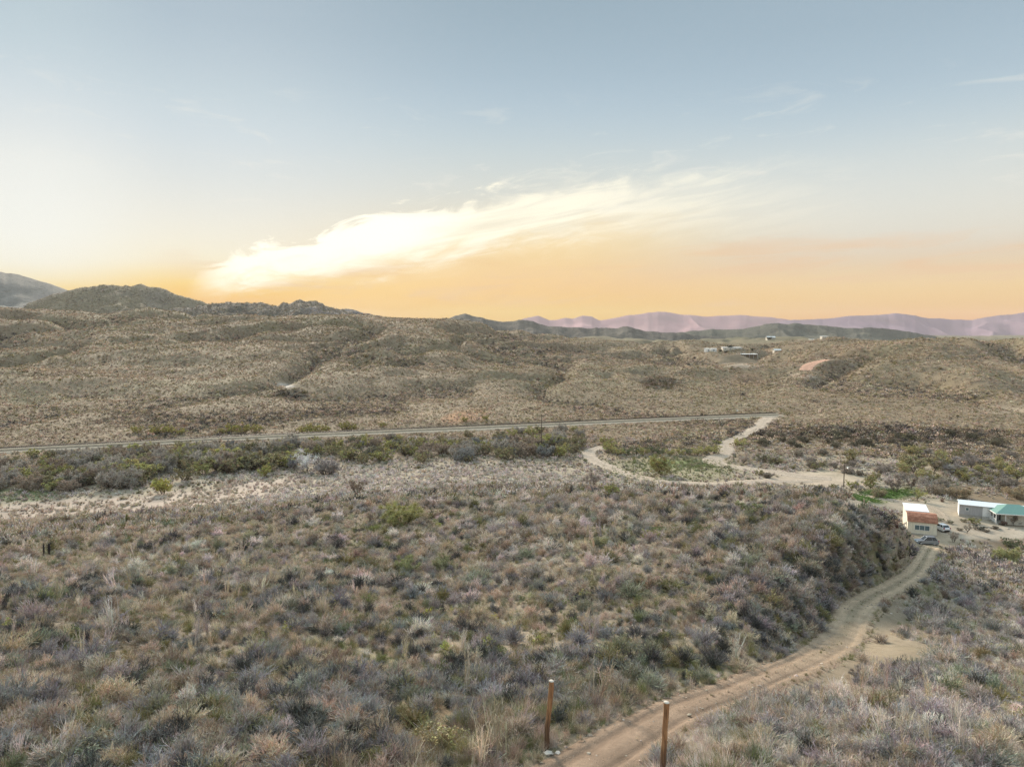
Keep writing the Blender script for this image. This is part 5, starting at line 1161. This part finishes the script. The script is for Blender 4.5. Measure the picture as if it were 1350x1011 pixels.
# green-roofed house with porch
c_, s_ = math.cos(mr), math.sin(mr); gx, gy = 7.6, -7.3; gp = on_plane(1313, 691, CAMZ - 43.6)
pg_ = tuple(gp); gh = thing('porch_house', 'low cream house with a green hipped roof and white porch posts', 'house', pg_, R(-16))
MB().box(1.9, 8.6, .5, 7.0, 0, 2.5).build('wall', M_STUCCO, gh)
b = MB(); e = 2.52; A_, B_, C_, D_ = (-.2,-.3,e), (9.2,-.3,e), (9.2,7.1,e), (-.2,7.1,e); r1_, r2_ = (3.3,3.6,4.05), (5.7,3.6,4.05)
b.add([A_,B_,C_,D_,r1_,r2_], [(0,1,5,4),(1,2,5),(2,3,4,5),(3,0,4),(0,3,2,1)]); b.build('roof', M_GREEN, gh)
b = MB(); b.box(-.22, 9.22, -.36, -.31, e-.14, e+.04).box(-.26, -.21, -.31, 7.1, e-.14, e+.04); b.build('fascia', M_WHITE, gh)
for q in (-.05, 1.7, 3.5, 5.2, 6.8): MB().box(-.07, .07, q, q+.14, .3, e-.02).build('porch_post', M_WHITE, gh)
MB().box(1.75, 1.89, -.12, .02, 0, e-.02).build('porch_post', M_WHITE, gh)
MB().box(-.1, 1.88, -.1, 7.0, 0, .3).build('porch_floor', M_CONC, gh)
b = MB(); b.box(-.03, .03, .1, 5.2, 1.15, 1.22).box(-.03, .03, .1, 5.2, .45, .5)
for k in range(26): b.box(-.02, .02, .15 + k*.2, .19 + k*.2, .5, 1.15)
b.build('railing', M_WHITE, gh)
dd_ = MB().box(1.84, 1.895, 3.0, 3.95, .32, 2.35).build('door', M_DARKDOOR, gh); MB().box(1.79, 1.84, 3.75, 3.83, 1.3, 1.42).build('handle', M_INS, dd_)  # porch door in a very dark brown
f = MB().box(1.83, 1.893, 4.8, 6.0, 1.1, 2.1).build('window', M_WHITE, gh); MB().box(1.81, 1.829, 4.88, 5.92, 1.18, 2.02).build('pane', M_GLASS, f)
window(gh, 6.2, 7.4, 1.1, 2.1, .497, 2)

# far ranch, about a kilometre off
def block(px, py, depth, w_, d_, h_, lab, cat='house', rz=0., roofm=None, over=.3, porch=0., nwin=3, wallm=None, gable=False, name='ranch_house'):
    p = at(px, depth); s_, q_ = ray(px, py); z_ = max(p[2], CAMZ + float(q_)*depth - h_*.2); o = thing(name, lab, cat, (p[0], p[1], z_), rz)
    MB().box(-w_/2, w_/2, 0, d_, -3, h_).build('wall', wallm or M_STUCCO, o)
    if gable: b = MB().slab([(-w_/2-over,-over,h_),(w_/2+over,-over,h_),(w_/2+over,d_/2,h_+d_*.2),(-w_/2-over,d_/2,h_+d_*.2)], .15).slab([(-w_/2-over,d_/2,h_+d_*.2),(w_/2+over,d_/2,h_+d_*.2),(w_/2+over,d_+over,h_),(-w_/2-over,d_+over,h_)], .15)
    else: b = MB().slab([(-w_/2-over,-over-porch,h_+.1),(w_/2+over,-over-porch,h_+.1),(w_/2+over,d_+over,h_+.5),(-w_/2-over,d_+over,h_+.5)], .3)
    b.build('roof', roofm or M_WHITE, o)
    if porch:
        for k in range(6): x_ = -w_/2 + w_*k/5; MB().box(x_-.12, x_+.12, -porch, -porch+.24, -3, h_-.15).build('porch_post', M_WHITE, o)
    for k in range(nwin): x_ = -w_/2 + w_*(k+.5)/nwin; window(o, x_-.8, x_+.8, h_*.35, h_*.75, -.01, 2)
    return o
block(984, 478, 905, 27, 8, 2.6, 'long white-roofed ranch house with a shady front porch', roofm=M_WHITE, porch=3.5, nwin=5, wallm=mat_basic('adobe_wall', (.26,.21,.16), .9))
block(966, 472, 935, 26, 8, 3.0, 'broad flat pale building behind the long ranch house', nwin=4)
block(934, 471, 915, 6, 6, 4.5, 'small white cube-like outbuilding, leftmost of the far ranch', 'outbuilding', nwin=1, wallm=M_WHITE, rz=.3, name='outbuilding')
block(941, 473, 908, 7, 6, 4.0, 'small white outbuilding between the leftmost one and the ranch house', 'outbuilding', nwin=1, wallm=M_WHITE, rz=-.2, name='outbuilding')
block(1028, 472, 935, 14, 7, 2.2, 'low white-roofed shed right of the far ranch', 'shed', gable=True, nwin=2, name='shed')
block(1017, 447, 1285, 15, 9, 4.0, 'white-roofed house alone on the ridge above the far ranch', gable=True, nwin=2)
block(1076, 457, 1180, 20, 7, 1.8, 'long low pale shed on the plain before the dark hill', 'shed', nwin=3, name='shed')
block(1088, 459, 1120, 10, 8, 3.0, 'small pale shed at the right end of the long low shed', 'shed', nwin=1, name='shed')
block(1126, 462, 900, 8, 6, 3.0, 'tiny pale hut left of the tan-walled house near the right hill', 'hut', nwin=1, name='hut')
block(1145, 459.5, 960, 17, 8, 3.2, 'tan-walled house low against the right hill', nwin=2, roofm=M_STUCCO)
for px, py, w_, dep, lab in [(949,474,6,900,'dark tree between the small outbuilding and the ranch house'),(975,476,5,898,'dark bush hiding part of the ranch house porch'),(993,474,6,925,'dark tree at the right end of the broad pale building'),(1004,479,7,900,'dark tree at the right end of the ranch house'),(1022,474,5,928,'dark bush in front of the low shed by the ranch'),(957,479,5,890,'dark bush in front of the ranch house'),(1014,446,9,1270,'dark tree clump left of the house on the ridge'),(1135,459,8,930,'dark round tree between the hut and the tan-walled house')]:
    plant('mesquite_tree', at(px, dep), w_*.8, np.array((.08,.09,.05)), lab, 'tree', squash=1.2)

# ------------------------------------------------------------------ cars
def mat_paint(name, col, metal=.0):
    m = mat_basic(name, col, .35, metal, .03, 2, spec=.5, coat=.5); return m
M_SILVER = mat_paint('dark_silver_paint', (.23,.26,.29), .45); M_CARW = mat_paint('white_paint_car', (.78,.76,.76)); M_CGLASS = mat_basic('car_glass', (.025,.03,.035), .08, spec=.7); M_TYRE = mat_basic('tyre_rubber', (.02,.02,.02), .9)
M_RIM = mat_basic('alloy_rim', (.5,.5,.52), .35, .7); M_HEAD = mat_basic('headlight_lens', (.75,.77,.78), .15); M_TAIL = mat_basic('tail_light_lens', (.35,.02,.02), .2); M_TRIM = mat_basic('black_trim', (.03,.03,.03), .7)
def car(name, lab, loc, rz, paint, L=4.5, W=1.82, H=1.66, hood=.30, tail=.0, plateless=True):
    """local x points forwards"""
    o = thing(name, lab, 'car', loc, rz); h2 = L/2; wr = .34; ax = L*.30
    # body shell: stations along x with (z_low, z_belt, half width)
    st = [(-h2,.42,.86,.74),(-h2+.12,.30,1.0,.86),(-ax-.45,.26,1.03,.91),(-ax,.26,1.03,.91),(0,.24,1.0,.91),(ax*.75,.25,.98,.91),(ax,.26,.95,.90),(h2-.45,.27,.88,.88),(h2-.12,.32,.74,.80),(h2,.42,.62,.66)]
    V = []; Fc = []
    for (x_, zl, zb, hw) in st: V += [(x_,-hw*W/1.82,zl),(x_,-hw*W/1.82,(zl+zb)/2+.04),(x_,-hw*W/1.82*.94,zb),(x_,hw*W/1.82*.94,zb),(x_,hw*W/1.82,(zl+zb)/2+.04),(x_,hw*W/1.82,zl)]
    for i in range(len(st)-1):
        for k in range(6): Fc.append((i*6+k, i*6+(k+1) % 6, i*6+6+(k+1) % 6, i*6+6+k))
    Fc += [tuple(range(5,-1,-1)), tuple(range(len(st)*6-6, len(st)*6))]
    MB().add(V, Fc).build('body', paint, o, smooth=True)
    # cabin: glass house with roof and pillars
    xr, xf = -h2 + .25 + tail, ax*.62; tr, tf = xr + .42, xf - .72; hw = .80*W/1.82; tw = .64*W/1.82; zb = 1.0; zt = H - .06
    g = [(xr,-hw,zb),(xf,-hw,zb-.04),(xf,hw,zb-.04),(xr,hw,zb),(tr,-tw,zt),(tf,-tw,zt),(tf,tw,zt),(tr,tw,zt)]
    MB().add(g, [(0,1,5,4),(1,2,6,5),(2,3,7,6),(3,0,4,7),(4,5,6,7)]).build('windows', M_CGLASS, o)
    b = MB(); b.slab([(tr-.06,-tw-.03,zt+.06),(tf+.08,-tw-.03,zt+.05),(tf+.08,tw+.03,zt+.05),(tr-.06,tw+.03,zt+.06)], .07); b.build('roof', paint, o, bevel=.03)
    b = MB()
    for s_ in (-1, 1):
        for (xa, xb) in ((xr, tr), (xf, tf), ((xr*.62+xf*.38), (tr*.55+tf*.45))): b.tube([(xa, s_*(hw+.01), zb-.02), (xb, s_*(tw+.015), zt)], .045, 6)
    b.build('pillars', paint, o, smooth=True)
    for sx_ in (-1, 1):
        for s_ in (-1, 1):
            wv = thing('wheel', None, None); wv.parent = o; wv.location = (sx_*ax, s_*(W/2-.12), wr)
            MB().tube([(0,-.11,0),(0,-.09,0),(0,.09,0),(0,.11,0)], [wr*.9, wr, wr, wr*.9], 20).build('tyre', M_TYRE, wv, smooth=True)
            b = MB(); b.tube([(0,s_*.100,0),(0,s_*.125,0)], [wr*.62, wr*.5], 16); b.build('rim', M_RIM, wv, smooth=True)
            MB().tube([(sx_*ax, s_*(W/2-.035), wr+.02),(sx_*ax, s_*(W/2-.012), wr+.02)], wr*1.16, 20).build('wheel_arch', M_TRIM, o, smooth=True)
    for s_ in (-1, 1):
        MB().box(h2-.36, h2-.02, s_*.66-.15, s_*.66+.15, .66, .80).build('headlight', M_HEAD, o, bevel=.03); MB().box(-h2-.02, -h2+.16, s_*.70-.12, s_*.70+.12, .78, 1.06).build('tail_light', M_TAIL, o, bevel=.02)
        MB().box(xf-.5, xf-.3, s_*(W/2+.07)-.08, s_*(W/2+.07)+.08, 1.0, 1.14).build('mirror', paint, o, bevel=.03)
    MB().box(h2-.06, h2+.02, -.62, .62, .34, .56).box(-h2-.03, -h2+.05, -.7, .7, .34, .56).build('bumper_trim', M_TRIM, o, bevel=.02)
    MB().box(-ax+wr*1.2, ax-wr*1.2, -W/2-.005, -W/2+.05, .25, .36).box(-ax+wr*1.2, ax-wr*1.2, W/2-.05, W/2+.005, .25, .36).build('sill', M_TRIM, o)
    return o
pa = on_plane(1221, 717, CAMZ - 43.6); pa[2] = float(zat(np.array([pa[0]]), np.array([pa[1]]))[0])
car('parked_car', 'dark silver hatchback SUV parked in front of the cream cabin', pa, R(170), M_SILVER, L=4.25, H=1.72)
pb = on_plane(1240, 698.5, CAMZ - 43.6); pb[2] = float(zat(np.array([pb[0]]), np.array([pb[1]]))[0])
car('parked_car', 'white hatchback parked at the right side of the cream cabin', pb, R(94), M_CARW, L=4.3, W=1.78, H=1.52)
